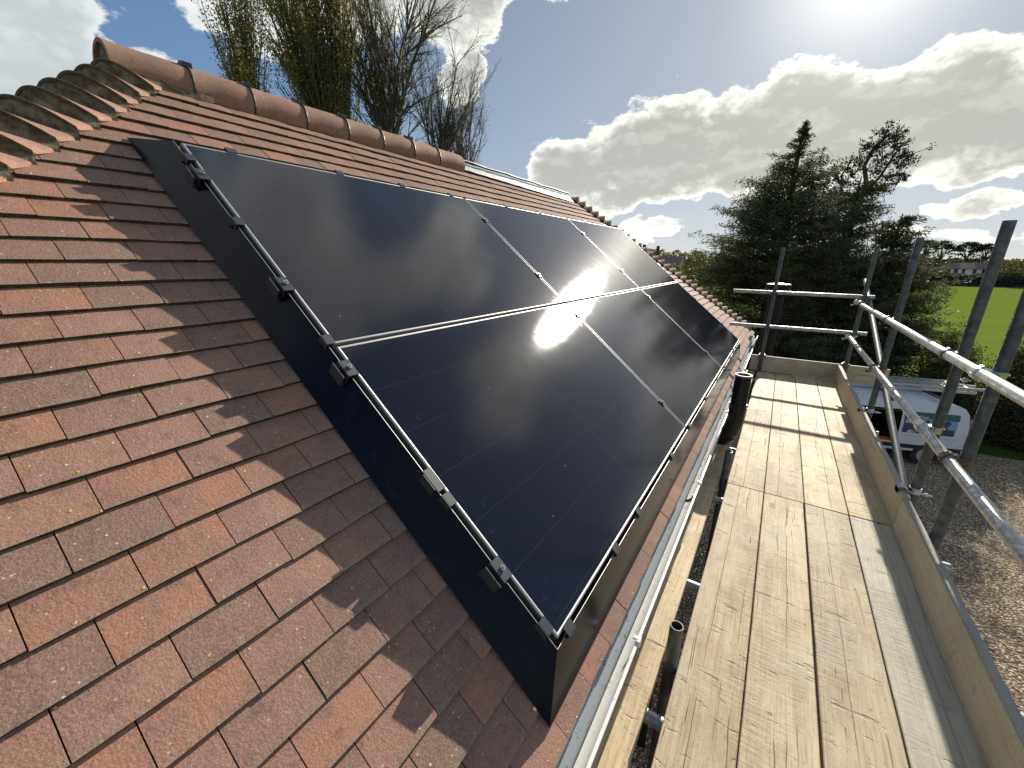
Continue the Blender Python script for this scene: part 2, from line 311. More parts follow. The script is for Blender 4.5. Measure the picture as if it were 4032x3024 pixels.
# grounds
m, t = mat('gravel'); M_GRAVEL = m; o = geop(t)
v = t.node('ShaderNodeTexVoronoi', {'Vector': o, 'Scale': 27.0}, feature='F1')
pc = t.node('ShaderNodeSeparateColor', {0: v.outputs['Color']}).outputs
c = t.mix(pc[0], (0.25, 0.175, 0.105), (0.58, 0.45, 0.295))
c = t.mix(t.m('GREATER_THAN', pc[1], .82), c, (0.68, 0.62, 0.52))
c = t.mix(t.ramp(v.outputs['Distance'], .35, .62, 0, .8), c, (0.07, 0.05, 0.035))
c = t.mix(t.ramp(t.noise(o, 1.1, 5, .6), .46, .7, 0, .35), c, (0.18, 0.14, 0.10))
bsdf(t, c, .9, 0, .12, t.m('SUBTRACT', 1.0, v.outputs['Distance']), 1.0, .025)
m, t = mat('lawn'); M_LAWN = m; o = geop(t)
c = t.mix(t.noise(o, 8, 6, .7), (0.030, 0.060, 0.012), (0.09, 0.14, 0.025))
bsdf(t, c, 1.0, 0, .0, t.noise(o, 40, 4, .7), 1, .05)
m, t = mat('meadow'); M_FIELD = m; o = geop(t)
c = t.mix(t.noise(t.mapping(o, scale=(.25, 1.3, 1)), .35, 6, .65), (0.095, 0.155, 0.020), (0.185, 0.240, 0.045))
c = t.mix(t.ramp(t.noise(o, 2.0, 5, .7), .5, .75, 0, .3), c, (0.075, 0.125, 0.025))
bsdf(t, c, 1.0, 0, .0)

def leafmat(name, c1, c2, c3=None, trans=.3, rough=.55):
    m, t = mat(name); a = attr(t, 'tint')
    c = t.mix(a, c1, c2)
    if c3: c = t.mix(t.m('GREATER_THAN', t.m('FRACT', t.m('MULTIPLY', a, 13.7)), .72), c, c3)
    b = t.node('ShaderNodeBsdfPrincipled', {'Base Color': c, 'Roughness': rough, 'Specular IOR Level': .25})
    tr = t.node('ShaderNodeBsdfTranslucent', {'Color': c})
    ms = t.node('ShaderNodeMixShader', {0: trans, 1: b.outputs[0], 2: tr.outputs[0]})
    t.l.new(ms.outputs[0], t.out.inputs[0]); return m
M_CYP = leafmat('cypress_leaf', (0.044, 0.066, 0.034), (0.105, 0.125, 0.055), (0.12, 0.105, 0.05), .48)
M_OAK = leafmat('holm_leaf', (0.025, 0.032, 0.014), (0.06, 0.065, 0.025), None, .2)
M_HEDGE = leafmat('hedge_leaf', (0.05, 0.075, 0.018), (0.16, 0.17, 0.04), (0.24, 0.20, 0.05), .35)
M_POP = leafmat('poplar_leaf', (0.17, 0.16, 0.035), (0.36, 0.30, 0.075), (0.42, 0.31, 0.08), .62)
M_AUT = leafmat('autumn_leaf', (0.11, 0.095, 0.035), (0.24, 0.18, 0.06), (0.15, 0.16, 0.045), .35)
M_PINE = leafmat('pine_needles', (0.018, 0.026, 0.014), (0.040, 0.05, 0.025), None, .1)
m, t = mat('bark'); M_BARK = m; o = geop(t)
bsdf(t, t.mix(t.noise(t.mapping(o, scale=(1, 1, .25)), 18, 4, .6), (0.055, 0.045, 0.034), (0.14, 0.12, 0.09)), .9, 0, .2)
m, t = mat('twig'); M_TWIG = m; bsdf(t, (0.10, 0.088, 0.07), .85)

def simple(name, col, rough=.6, metal=0, spec=.5):
    m, t = mat(name); bsdf(t, col, rough, metal, spec); return m
M_WHITE = simple('van_white', (0.62, 0.64, 0.66), .3); M_DARK = simple('dark_trim', (0.015, 0.015, 0.017), .5)
M_INT = simple('van_interior', (0.028, 0.024, 0.024), .8); M_RED = simple('tail_lamp_red', (0.32, 0.015, 0.015), .2)
M_LAMPW = simple('tail_lamp_clear', (0.65, 0.6, 0.52), .2); M_GREEN = simple('sign_green', (0.02, 0.085, 0.075), .3)
M_NAVY = simple('sign_navy', (0.02, 0.055, 0.11), .3); M_SKYB = simple('sign_blue', (0.16, 0.33, 0.46), .3); M_SIGNW = simple('sign_white', (0.8, 0.8, 0.8), .4)
M_ALU = simple('ladder_aluminium', (0.5, 0.5, 0.5), .4, .7); M_TYRE = simple('tyre', (0.02, 0.02, 0.02), .8)
M_ORANGE = simple('tool_orange', (0.7, 0.18, 0.04), .5); M_CORD = simple('green_cord', (0.02, 0.13, 0.07), .5)
M_PAPER = simple('white_paper', (0.85, 0.85, 0.85), .7); M_LEAFD = simple('dry_leaf', (0.32, 0.13, 0.04), .7)
M_FROOF = simple('distant_roof', (0.17, 0.13, 0.12), .9); M_FWALL = simple('distant_render', (0.42, 0.25, 0.18), .9)
M_FWHITE = simple('distant_white', (0.72, 0.72, 0.74), .7); M_FGLASS = simple('distant_glass', (0.03, 0.035, 0.04), .2)

# ------------------------------------------------------------------ mesh helpers
class MB:
    def __init__(s): s.v = []; s.f = []; s.mi = []; s.tint = []; s.edge = {}
    def add(s, vs, fs, mi=0, tint=0.5, edges=None):
        b = len(s.v); s.v += [tuple(v) for v in vs]
        for f in fs: s.f.append(tuple(b + i for i in f)); s.mi.append(mi); s.tint.append(tint)
        if edges:
            for i, e in edges.items(): s.edge[b + i] = e
        return s
    def hexa(s, p, mi=0, tint=.5, edges=None):
        return s.add(p, [(0, 3, 2, 1), (4, 5, 6, 7), (0, 1, 5, 4), (1, 2, 6, 5), (2, 3, 7, 6), (3, 0, 4, 7)], mi, tint, edges)
    def box(s, x0, x1, y0, y1, z0, z1, mi=0, tint=.5):
        return s.hexa([(x0, y0, z0), (x1, y0, z0), (x1, y1, z0), (x0, y1, z0), (x0, y0, z1), (x1, y0, z1), (x1, y1, z1), (x0, y1, z1)], mi, tint)
    def rbox(s, x0, x1, y0, y1, z0, z1, r=.003, mi=0):
        # box with chamfered edges
        pts = []
        for zz, ins in ((z0, r), (z0 + r, 0), (z1 - r, 0), (z1, r)):
            a, b, c, d = x0 + ins, x1 - ins, y0 + ins, y1 - ins; k = r
            pts += [(a + k, c, zz), (b - k, c, zz), (b, c + k, zz), (b, d - k, zz), (b - k, d, zz), (a + k, d, zz), (a, d - k, zz), (a, c + k, zz)]
        fs = [tuple(reversed(range(8))), tuple(range(24, 32))]
        for l in range(3):
            for i in range(8):
                j = (i + 1) % 8; fs.append((l * 8 + i, l * 8 + j, l * 8 + 8 + j, l * 8 + 8 + i))
        return s.add(pts, fs, mi)
    def tube(s, pts, r, seg=12, cap=True, mi=0, inner=None, tint=.5):
        pts = [Vector(p) for p in pts]; n = len(pts)
        rr = r if isinstance(r, (list, tuple)) else [r] * n
        d0 = (pts[1] - pts[0]).normalized(); a = d0.orthogonal().normalized()
        vs = []
        for i, p in enumerate(pts):
            d = (pts[min(i + 1, n - 1)] - pts[max(i - 1, 0)]).normalized()
            a = (a - d * a.dot(d)).normalized(); b = d.cross(a)
            for k in range(seg):
                t_ = 2 * math.pi * k / seg; vs.append(p + (a * math.cos(t_) + b * math.sin(t_)) * rr[i])
        fs = []
        for i in range(n - 1):
            for k in range(seg):
                k2 = (k + 1) % seg; fs.append((i * seg + k, i * seg + k2, (i + 1) * seg + k2, (i + 1) * seg + k))
        if inner is None:
            if cap: fs += [tuple(reversed(range(seg))), tuple(range((n - 1) * seg, n * seg))]
            return s.add(vs, fs, mi, tint)
        m0 = len(vs)
        vi = []
        for i, p in enumerate(pts):
            for k in range(seg): vi.append(p + (Vector(vs[i * seg + k]) - p) * (inner / rr[i]))
        vs += vi
        for i in range(n - 1):
            for k in range(seg):
                k2 = (k + 1) % seg; fs.append((m0 + i * seg + k2, m0 + i * seg + k, m0 + (i + 1) * seg + k, m0 + (i + 1) * seg + k2))
        for k in range(seg):
            k2 = (k + 1) % seg
            fs.append((k2, k, m0 + k, m0 + k2)); e = (n - 1) * seg
            fs.append((e + k, e + k2, m0 + e + k2, m0 + e + k))
        return s.add(vs, fs, mi, tint)
    def build(s, name, mats, parent=None, smooth=False, loc=None):
        me = bpy.data.meshes.new(name)
        off = Vector((0, 0, 0))
        if parent is not None and parent.get('_o') is not None: off = Vector(parent['_o'])
        if loc is not None: off = Vector(loc)
        me.from_pydata([tuple(Vector(v) - off) for v in s.v], [], s.f)
        for mm in (mats if isinstance(mats, (list, tuple)) else [mats]): me.materials.append(mm)
        if any(s.mi): me.polygons.foreach_set('material_index', s.mi)
        if smooth: me.polygons.foreach_set('use_smooth', [True] * len(me.polygons))
        a = me.attributes.new('tint', 'FLOAT', 'FACE'); a.data.foreach_set('value', s.tint)
        if s.edge:
            e = me.attributes.new('edge', 'FLOAT', 'POINT'); vals = np.zeros(len(s.v), 'f')
            for k, v in s.edge.items(): vals[k] = v
            e.data.foreach_set('value', vals)
        me.update()
        o = bpy.data.objects.new(name, me); C.objects.link(o)
        if loc is not None: o.location = off
        if parent is not None: o.parent = parent
        o['_o'] = tuple(off)
        return o
def smooth_by_angle(o, ang=40):
    me = o.data; me.polygons.foreach_set('use_smooth', [True] * len(me.polygons))
    me.set_sharp_from_angle(angle=rad(ang)); return o
TOPS = []
def tag(o, label=None, cat=None, group=None, kind=None):
    if label: o['label'] = label
    if cat: o['category'] = cat
    if group: o['group'] = group
    if kind: o['kind'] = kind
    return o
def thing(name, label, cat, loc=(0, 0, 0), group=None):
    o = bpy.data.objects.new(name, None); C.objects.link(o); o.location = loc; o.empty_display_size = .1
    o['_o'] = tuple(loc); return tag(o, label, cat, group)
def copytree(o, parent=None):
    c = o.copy(); C.objects.link(c)
    if parent: c.parent = parent
    for ch in list(o.children): copytree(ch, c)
    return c

# ------------------------------------------------------------------ roof frame
ALPHA = rad(39.355); ca, sa = math.cos(ALPHA), math.sin(ALPHA)
O = Vector((-2.139, 0.775, 0.450)); S = Vector((ca, 0, -sa)); N = Vector((sa, 0, ca)); YW = Vector((0, 1, 0)); ZW = Vector((0, 0, 1))
def RP(s, y, h): return O + S * s + YW * y + N * h
HT = -0.128                    # tile faces below the glass
GAUGE, TW, TT = 0.1025, 0.165, 0.013
S_EAVE, S_RIDGE = 2.514, -0.88
def hip_near(s): return -0.045 - 0.7735 * (s + 0.628)
def hip_far(s): return 6.30 + 0.74 * (s - 0.526)

house = thing('house', 'tall house with red clay plain tile roof carrying the solar panels', 'house', (-2.8, 3.0, -GZ))
# --- tiles of the slope
mb = MB(); nrow = int((S_EAVE - S_RIDGE) / GAUGE)
for k in range(nrow):
    s0 = S_EAVE - k * GAUGE                      # nose of this course
    yo = (0.0 if k % 2 else TW / 2) + 0.018 + random.uniform(-.006, .006)
    y = -3.2 + yo
    lo, hi = hip_near(s0 - .05), hip_far(s0 - .05)
    y = math.floor((lo - 0.2) / TW) * TW + yo
    while y < hi + .1:
        a, b = max(y + .0012, lo - .0), min(y + TW - .0012, hi)
        if b - a > .02:
            jz = random.uniform(-.0014, .0018); js = random.uniform(-.0025, .0025); jr = random.uniform(-.0016, .0016)
            ln_ = .155
            h1 = HT + jz; h0 = HT - TT * (ln_ / GAUGE) * 0.98 + jz
            sn = s0 + js; st = s0 - ln_
            tint = random.random(); cam_ = random.uniform(.0004, .0016)
            ym = (a + b) / 2
            P = []
            # top surface as 2 strips (slight camber), nose face
            for (ss, hh) in ((sn, h1), (sn - .012, h1 + .0002), (st, h0)):
                for yy, cc_ in ((a, 0), (ym, cam_), (b, 0)): P.append(RP(ss + (jr if yy == b else -jr if yy == a else 0), yy, hh + cc_))
            for yy, cc_ in ((a, 0), (ym, cam_), (b, 0)): P.append(RP(sn + (jr if yy == b else -jr if yy == a else 0), yy, h1 - TT + cc_))
            P += [RP(st, a, h0 - TT), RP(st, b, h0 - TT)]
            P += [P[i] - S * .0004 for i in (0, 1, 2, 9, 10, 11)]; P[17] = P[17]; P[14] = P[0]; P[15] = P[1]; P[16] = P[2]
            F = [(0, 1, 4, 3), (1, 2, 5, 4), (3, 4, 7, 6), (4, 5, 8, 7), (17, 18, 15, 14), (18, 19, 16, 15), (9, 0, 3, 6, 12), (11, 13, 8, 5, 2)]
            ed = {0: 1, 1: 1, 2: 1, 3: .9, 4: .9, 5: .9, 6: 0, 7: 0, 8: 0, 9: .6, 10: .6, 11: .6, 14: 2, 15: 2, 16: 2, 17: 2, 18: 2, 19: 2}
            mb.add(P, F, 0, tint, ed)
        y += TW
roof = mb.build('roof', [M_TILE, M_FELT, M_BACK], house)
tag(roof, 'weathered red and brown clay plain tiles')
# roof planes under the tiles and the hidden slopes
XR = RP(S_RIDGE, 0, HT).x; ZR = RP(S_RIDGE, 0, HT).z - .02
e0 = RP(S_EAVE - .01, 0, HT - .045); XE, ZE = e0.x, e0.z
YN, YF = O.y + hip_near(S_EAVE), O.y + hip_far(S_EAVE); YRN, YRF = O.y + hip_near(S_RIDGE), O.y + hip_far(S_RIDGE)
XB = 2 * XR - XE
mb = MB()
mb.add([(XE, YN, ZE), (XE, YF, ZE), (XR, YRF, ZR - .04), (XR, YRN, ZR - .04)], [(0, 1, 2, 3)], 0)
mb.add([(XB, YN, ZE), (XB, YF, ZE), (XR, YRF, ZR - .04), (XR, YRN, ZR - .04)], [(3, 2, 1, 0)], 1)
mb.add([(XE, YN, ZE), (XB, YN, ZE), (XR, YRN, ZR - .04)], [(2, 1, 0)], 1)
mb.add([(XE, YF, ZE), (XB, YF, ZE), (XR, YRF, ZR - .04)], [(0, 1, 2)], 1)
mb.build('roof_slopes', [M_FELT, M_BACK], house)
# --- ridge tiles
ys = [.03, .367, .668, .99, 1.305, 1.615, 1.94, 2.25, 2.60]
RC = RP(S_RIDGE, 0, HT) - ZW * .035
for i in range(8):
    mb = MB(); y0, y1 = O.y + ys[i] + .004, O.y + ys[i + 1] - .004; seg = 16; n = 6
    R_ = .112 + random.uniform(-.002, .002); jx = random.uniform(-.003, .003); vs = []
    for j in range(n + 1):
        yy = y0 + (y1 - y0) * j / n; rj = R_ + (.004 if j == 0 else 0) - .0015 * math.sin(j)
        for k in range(seg + 1):
            t_ = rad(-30) + rad(240) * k / seg
            vs.append((RC.x + jx + math.cos(t_) * rj * 1.02, yy, RC.z + math.sin(t_) * rj * .98))
    m0 = len(vs)
    for j in range(n + 1):
        yy = y0 + (y1 - y0) * j / n; rj = R_ - .014
        for k in range(seg + 1):
            t_ = rad(-30) + rad(240) * k / seg
            vs.append((RC.x + jx + math.cos(t_) * rj * 1.02, yy, RC.z + math.sin(t_) * rj * .98))
    fs = []
    L = seg + 1
    for j in range(n):
        for k in range(seg):
            fs.append((j * L + k + 1, j * L + k, (j + 1) * L + k, (j + 1) * L + k + 1))
            fs.append((m0 + j * L + k, m0 + j * L + k + 1, m0 + (j + 1) * L + k + 1, m0 + (j + 1) * L + k))
    for k in range(seg):
        fs.append((k, k + 1, m0 + k + 1, m0 + k)); e = n * L
        fs.append((e + k + 1, e + k, m0 + e + k, m0 + e + k + 1))
    for j in range(n):
        fs.append((j * L, m0 + j * L, m0 + (j + 1) * L, (j + 1) * L)); k = seg
        fs.append((m0 + j * L + k, j * L + k, (j + 1) * L + k, m0 + (j + 1) * L + k))
    mb.add(vs, fs, 0, random.random())
    o = mb.build('ridge_tile', M_RIDGE, house); smooth_by_angle(o, 35)
    if i < 7:      # dark union clip between ridge tiles
        cb = MB(); yy = O.y + ys[i + 1]
        cb.box(RC.x + .02, RC.x + .075, yy - .022, yy + .022, RC.z + .088, RC.z + .112)
        cb.box(RC.x - .035, RC.x + .03, yy - .012, yy + .018, RC.z + .108, RC.z + .122)
        cb.tube([(RC.x + .0, yy, RC.z + .12), (RC.x + .0, yy, RC.z + .132)], .01, 8)
        arc = [(RC.x + math.cos(rad(a_)) * .117, yy, RC.z + math.sin(rad(a_)) * .1125) for a_ in range(-22, 203, 14)]
        cb.tube(arc, .0065, 6)
        cb.build('ridge_clip', M_DARK, house)
# end mortar of ridge and bed
mb = MB(); arc = []
for k in range(15):
    t_ = rad(-30) + rad(240) * k / 14; arc.append((RC.x + math.cos(t_) * .098, O.y + ys[0] + .022, RC.z + math.sin(t_) * .098))
mb.add(arc, [tuple(range(14, -1, -1))])
prev = None
bedv = []
for j in range(40):
    yy = O.y + ys[0] + .42 * j / 39
    d_ = (.004 + .034 * (1 - j / 39) ** .7) + .008 * mnoise.noise(Vector((yy * 14, 0, 0)))
    bedv += [(RC.x + .09, yy, RC.z + .02), (RC.x + .108, yy, RC.z - .005 - d_ * .3), (RC.x + .112 + d_ * .4, yy, RC.z - .055 - d_)]
mb.add(bedv, [f for j in range(39) for f in ((3 * j, 3 * j + 1, 3 * j + 4, 3 * j + 3), (3 * j + 1, 3 * j + 2, 3 * j + 5, 3 * j + 4))])
mb.build('ridge_bedding', M_MORTAR, house)

# --- bonnet hip tiles
def bonnet(C0, hd, l1, l2, w1, w2, tint, far=False):
    """C0 lower end on the hip line, hd up the hip, l1/l2 level directions on the two slopes."""
    n, L, TH = 24, .19, .014
    def sect(v):
        lift = .090 * (1 - v) + .004; k = 1 - .12 * v
        c = C0 + hd * (L * v)
        t1 = c + l1 * w1 * k + ZW * (.054 * (1 - v) - .008); t2 = c + l2 * w2 * k + ZW * (.054 * (1 - v) - .008)
        pts = []
        for i in range(n + 1):
            u = i / n
            b0 = (1 - u) ** 3; b1 = 3 * u * (1 - u) ** 2; b2 = 3 * u * u * (1 - u); b3 = u ** 3
            q1 = c + l1 * w1 * .20 * k + ZW * (lift * 1.42 + .004); q2 = c + l2 * w2 * .20 * k + ZW * (lift * 1.42 + .004)
            pts.append(t1 * b0 + q1 * b1 + q2 * b2 + t2 * b3)
        return pts
    vs = []; nv = 5
    for j in range(nv + 1):
        pts = sect(j / nv); vs += pts
    m0 = len(vs); vs += [Vector(p) - ZW * TH for p in vs[:m0]]
    fs = []; Q = n + 1
    for j in range(nv):
        for i in range(n):
            fs.append((j * Q + i, j * Q + i + 1, (j + 1) * Q + i + 1, (j + 1) * Q + i))
            fs.append((m0 + j * Q + i + 1, m0 + j * Q + i, m0 + (j + 1) * Q + i, m0 + (j + 1) * Q + i + 1))
    for i in range(n): fs.append((i + 1, i, m0 + i, m0 + i + 1))
    for j in range(nv):
        fs.append((j * Q, (j + 1) * Q, m0 + (j + 1) * Q, m0 + j * Q)); fs.append(((j + 1) * Q + n, j * Q + n, m0 + j * Q + n, m0 + (j + 1) * Q + n))
    ed_ = {i: .9 for i in range(Q)}; ed_.update({m0 + i: 2.8 for i in range(Q)})  # nose rim takes the moss colour with painted shade
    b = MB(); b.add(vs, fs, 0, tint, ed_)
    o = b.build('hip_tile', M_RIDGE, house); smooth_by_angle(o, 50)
    # mortar bedding that fills the open nose
    mv = []; p0 = sect(0.0)
    for i, p in enumerate(p0):
        back = hd * (.004 + .006 * mnoise.noise(Vector(p) * 30))
        mv.append(Vector(p) - ZW * (TH - .002) + back)
    base = []
    t1, t2 = p0[0], p0[-1]
    for i in range(n + 1):
        u = i / n; cb = (t1 + (C0 - t1) * (u * 2)) if u < .5 else (C0 + (t2 - C0) * (u * 2 - 1))
        base.append(cb - ZW * .078 + hd * .004 + ZW * (.006 * mnoise.noise(cb * 40)))
    mm = MB(); mm.add(mv + base, [(i, Q + i, Q + i + 1, i + 1) for i in range(n)] )
    for tip, lat in ((t1, l1), (t2, l2)):     # ragged lump of mortar at the tip
        lump = []
        for k in range(7):
            f_ = k / 6; pc_ = tip - lat * .10 * f_ - ZW * (.014 + .004 * f_)
            for dx in (0, 1):
                lump.append(pc_ - hd * (.006 + .007 * mnoise.noise(pc_ * 60)) * (1 - dx) - ZW * (.022 * (1 - dx)) + hd * .012 * dx)
        mm.add(lump, [(2 * k, 2 * k + 1, 2 * k + 3, 2 * k + 2) for k in range(6)])
    mm.build('hip_mortar', M_MORTAR, o)
HD = Vector((-ca * 1.0, 0.7735, sa)).normalized()
for k in range(1, nrow + 1):
    s0 = S_EAVE - k * GAUGE + .03
    if s0 < S_RIDGE + .13: break
    cN = RP(s0, hip_near(s0), HT) + ZW * (-.006)
    if s0 < 1.3:
        bonnet(cN, HD, YW, Vector((-1, 0, 0)), .190 + random.uniform(-.008, .01), .19, random.random())
    cF = RP(s0, hip_far(s0), HT) + ZW * (-.006)
    bonnet(cF, Vector((-ca, -.74, sa)).normalized(), -YW, Vector((-1, 0, 0)), .155 + random.uniform(-.006, .006), .16, random.random())
# --- lead sheet over the far part of the ridge
mb = MB(); vs = []; nL = 44
for j in range(nL + 1):
    yy = 2.60 + (5.05 - 2.60) * j / nL; wob = .012 * mnoise.noise(Vector((yy * 2.2, 3, 0))); wob2 = .004 * mnoise.noise(Vector((yy * 9, 7, 0)))
    a_ = RP(S_RIDGE + .115 + wob + .05 * j / nL, yy, HT + .010 + wob2); b_ = RP(S_RIDGE + .02, yy, HT + .02 + wob2); c_ = b_ + Vector((-.02, 0, .018)); d_ = c_ + Vector((-.06, 0, -.03)); e_ = d_ + Vector((-.12, 0, -.1))
    vs += [a_, b_, c_, d_, e_]
mb.add(vs, [(j * 5 + i, (j + 1) * 5 + i, (j + 1) * 5 + i + 1, j * 5 + i + 1) for j in range(nL) for i in range(4)])
mb.build('lead_flashing', M_LEAD, house, smooth=True)
mb = MB(); mb.tube([RP(S_RIDGE + .01, 2.62 + 2.45 * j / 12, HT + .045 + .004 * math.sin(j * 2.1)) for j in range(13)], .012, 8)
mb.build('ridge_batten', M_DARK, house)

# --- gutter, fascia, walls
GX, GZZ, GR = -0.277, -1.318, 0.056
mb = MB(); prof = []
for k in range(13):
    t_ = math.pi + math.pi * k / 12; prof.append((GX + math.cos(t_) * GR, GZZ + math.sin(t_) * GR))
prof = [(GX - GR, GZZ + .006)] + prof + [(GX + GR, GZZ + .006), (GX + GR + .006, GZZ + .006), (GX + GR + .006, GZZ - .004)]
outer = [(GX + (x - GX) * 1.06, GZZ + (z - GZZ) * 1.06 - .001) for x, z in prof]
y0, y1 = YN - .02, YF + .02; npf = len(prof)
vs = [(x, y0, z) for x, z in prof] + [(x, y1, z) for x, z in prof] + [(x, y0, z) for x, z in outer] + [(x, y1, z) for x, z in outer]
fs = []
for i in range(npf - 1):
    fs.append((i, i + 1, npf + i + 1, npf + i)); fs.append((2 * npf + i + 1, 2 * npf + i, 3 * npf + i, 3 * npf + i + 1))
mb.add(vs, fs); gut = mb.build('gutter', M_GUTTER, house); smooth_by_angle(gut, 50)
mb = MB()      # grey felt strip turned down into the gutter
vs = []
for j in range(60):
    yy = YN + (YF - YN) * j / 59; wv_ = .004 * mnoise.noise(Vector((yy * 4, 1, 0)))
    vs += [(XE - .03, yy, GZZ + .058), (XE - .004, yy, GZZ + .036), (GX + .016 + wv_, yy, GZZ + .004), (GX + .019 + wv_, yy, GZZ - .018)]
mb.add(vs, [(4 * j + i, 4 * j + 4 + i, 4 * j + 5 + i, 4 * j + 1 + i) for j in range(59) for i in range(3)])
mb.build('eaves_strip', M_GREY, house, smooth=True)
for yy in (.30, 1.17, 2.45, 3.9, 4.9, 6.2):          # gutter clips
    b = MB(); arc = []
    for k in range(11):
        t_ = math.pi + math.pi * k / 10; arc.append((GX + math.cos(t_) * (GR + .006), yy, GZZ + math.sin(t_) * (GR + .006)))
    for k in range(10):
        (x0, _, z0), (x1, _, z1) = arc[k], arc[k + 1]
        b.add([(x0, yy - .012, z0), (x1, yy - .012, z1), (x1, yy + .012, z1), (x0, yy + .012, z0)], [(0, 1, 2, 3), (3, 2, 1, 0)])
    b.box(GX + GR - .002, GX + GR + .014, yy - .013, yy + .013, GZZ - .012, GZZ + .014)
    b.box(GX + GR - .012, GX + GR + .004, yy - .006, yy + .006, GZZ + .006, GZZ + .016)
    b.build('gutter_bracket', M_GUTTER, gut)
b = MB()                                             # dark joint strap across the gutter
arc = [(GX + math.cos(math.pi + math.pi * k / 12) * (GR - .002), 2.30 + .0, GZZ + math.sin(math.pi + math.pi * k / 12) * (GR - .002)) for k in range(13)]
b.tube(arc, .006, 6); b.build('gutter_seal', M_BLACK, gut)
# moss and grit lying in the gutter (part of what is stuck in it)
b = MB()
for i in range(1500):
    yy = random.uniform(-1.2, YF - .1)
    if yy < 2.0 and random.random() < .82: continue
    a_ = rad(random.gauss(262, 17)); rr_ = GR - .003; x = GX + math.cos(a_) * rr_; z = GZZ + math.sin(a_) * rr_
    q = random.uniform(.002, .0075); c_ = Vector((x, yy, z))
    pts = [c_ + Vector((random.uniform(-1, 1), random.uniform(-1, 1), random.uniform(-.2, 1))).normalized() * q for _ in range(4)]
    b.add(pts, [(0, 1, 2), (0, 2, 3), (0, 3, 1), (1, 3, 2)])
mo = b.build('gutter_moss', M_MOSS, gut)
tag(mo, kind='stuff')
# walls and fascia
WX = XE - .32
b = MB(); b.box(XB + .32, WX, YN + .32, YF - .32, -GZ, ZE - .02); b.build('wall', M_BRICK, house)
b = MB(); b.box(XE - .055, XE - .03, YN, YF, ZE - .17, ZE - .012); b.box(WX, XE - .055, YN + .03, YF - .03, ZE - .17, ZE - .155); b.build('fascia', M_SIGNW, house)
# soil vent pipe beside the gutter
px, py = -.140, 3.75
b = MB(); b.tube([(px, py, -1.21), (px, py, -.912)], .062, 24, inner=.055); o = b.build('soil_pipe', M_BLACK, house); smooth_by_angle(o)
b = MB(); b.tube([(px, py, -.925), (px, py, -.908)], .0645, 24, inner=.054)
b.build('pipe_rim', M_RIM, o, smooth=False)
b = MB(); b.tube([(px, py, -1.20), (px, py, -1.165)], .068, 24); b.build('pipe_collar', M_BLACK, o)
b = MB(); b.tube([(px, py, -1.19), (px, py, -1.33), (px - .02, py - .01, -1.42), (px - .10, py - .03, -1.53), (px - .30, py - .04, -1.70), (px - .36, py - .04, -1.84), (px - .36, py - .04, -5.69)], [.066, .066, .067, .066, .06, .06, .06], 18)
smooth_by_angle(b.build('pipe_bend', M_BLACK, o))

# ------------------------------------------------------------------ solar array
RM = Matrix((YW, -S, N)).transposed()                 # local x along the eaves, y up the slope, z out of the roof
RQ = RM.to_euler()
PW, PH = 1.764, 1.143
def rthing(name, label, cat, s, y, h, group=None):
    o = bpy.data.objects.new(name, None); C.objects.link(o); o.location = RP(s, y, h); o.rotation_euler = RQ; o.empty_display_size = .1
    return tag(o, label, cat, group)
panel = None
LBL = [['near upper solar panel, top row beside the hip, reflecting soft grey cloud', 'middle panel of the upper row of solar panels, left of the glare', 'far upper solar panel at the end of the top row by the far hip'],
       ['near lower solar panel closest to the gutter corner, dark navy with smudges', 'middle panel of the lower row, catching the edge of the sun glare', 'far lower solar panel, darkest one, next to the far hip tiles']]
for r_ in range(2):
    for c_ in range(3):
        s_c = .5785 + r_ * 1.1569; y_c = .89 + c_ * 1.78
        if panel is None:
            panel = rthing('solar_panel', '', 'solar panel', s_c, y_c, 0)
            b = MB(); fwid, fz = .011, .0015
            X0, X1, Y0, Y1 = -PW / 2, PW / 2, -PH / 2, PH / 2
            ring = lambda i, z: [(X0 + i, Y0 + i, z), (X1 - i, Y0 + i, z), (X1 - i, Y1 - i, z), (X0 + i, Y1 - i, z)]
            rs = ring(.0, -.035) + ring(0, -.0030) + ring(.0012, -.0010) + ring(.0035, .0004) + ring(.0065, .0004) + ring(fwid - .002, -.0006) + ring(fwid, -.0024)
            fs = [(l * 4 + i, l * 4 + (i + 1) % 4, l * 4 + 4 + (i + 1) % 4, l * 4 + 4 + i) for l in range(6) for i in range(4)]
            b.add(rs, fs); fr = b.build('frame', M_FRAME); fr.parent = panel
            b = MB(); g = fwid - .0005; b.box(X0 + g, X1 - g, Y0 + g, Y1 - g, -.008, -.0016); gl_ = b.build('glass', M_GLASS); gl_.parent = panel
            p_ = panel
        else:
            p_ = copytree(panel); p_.location = RP(s_c, y_c, 0)
        tag(p_, LBL[r_][c_], 'solar panel', 'solar panels on the roof')
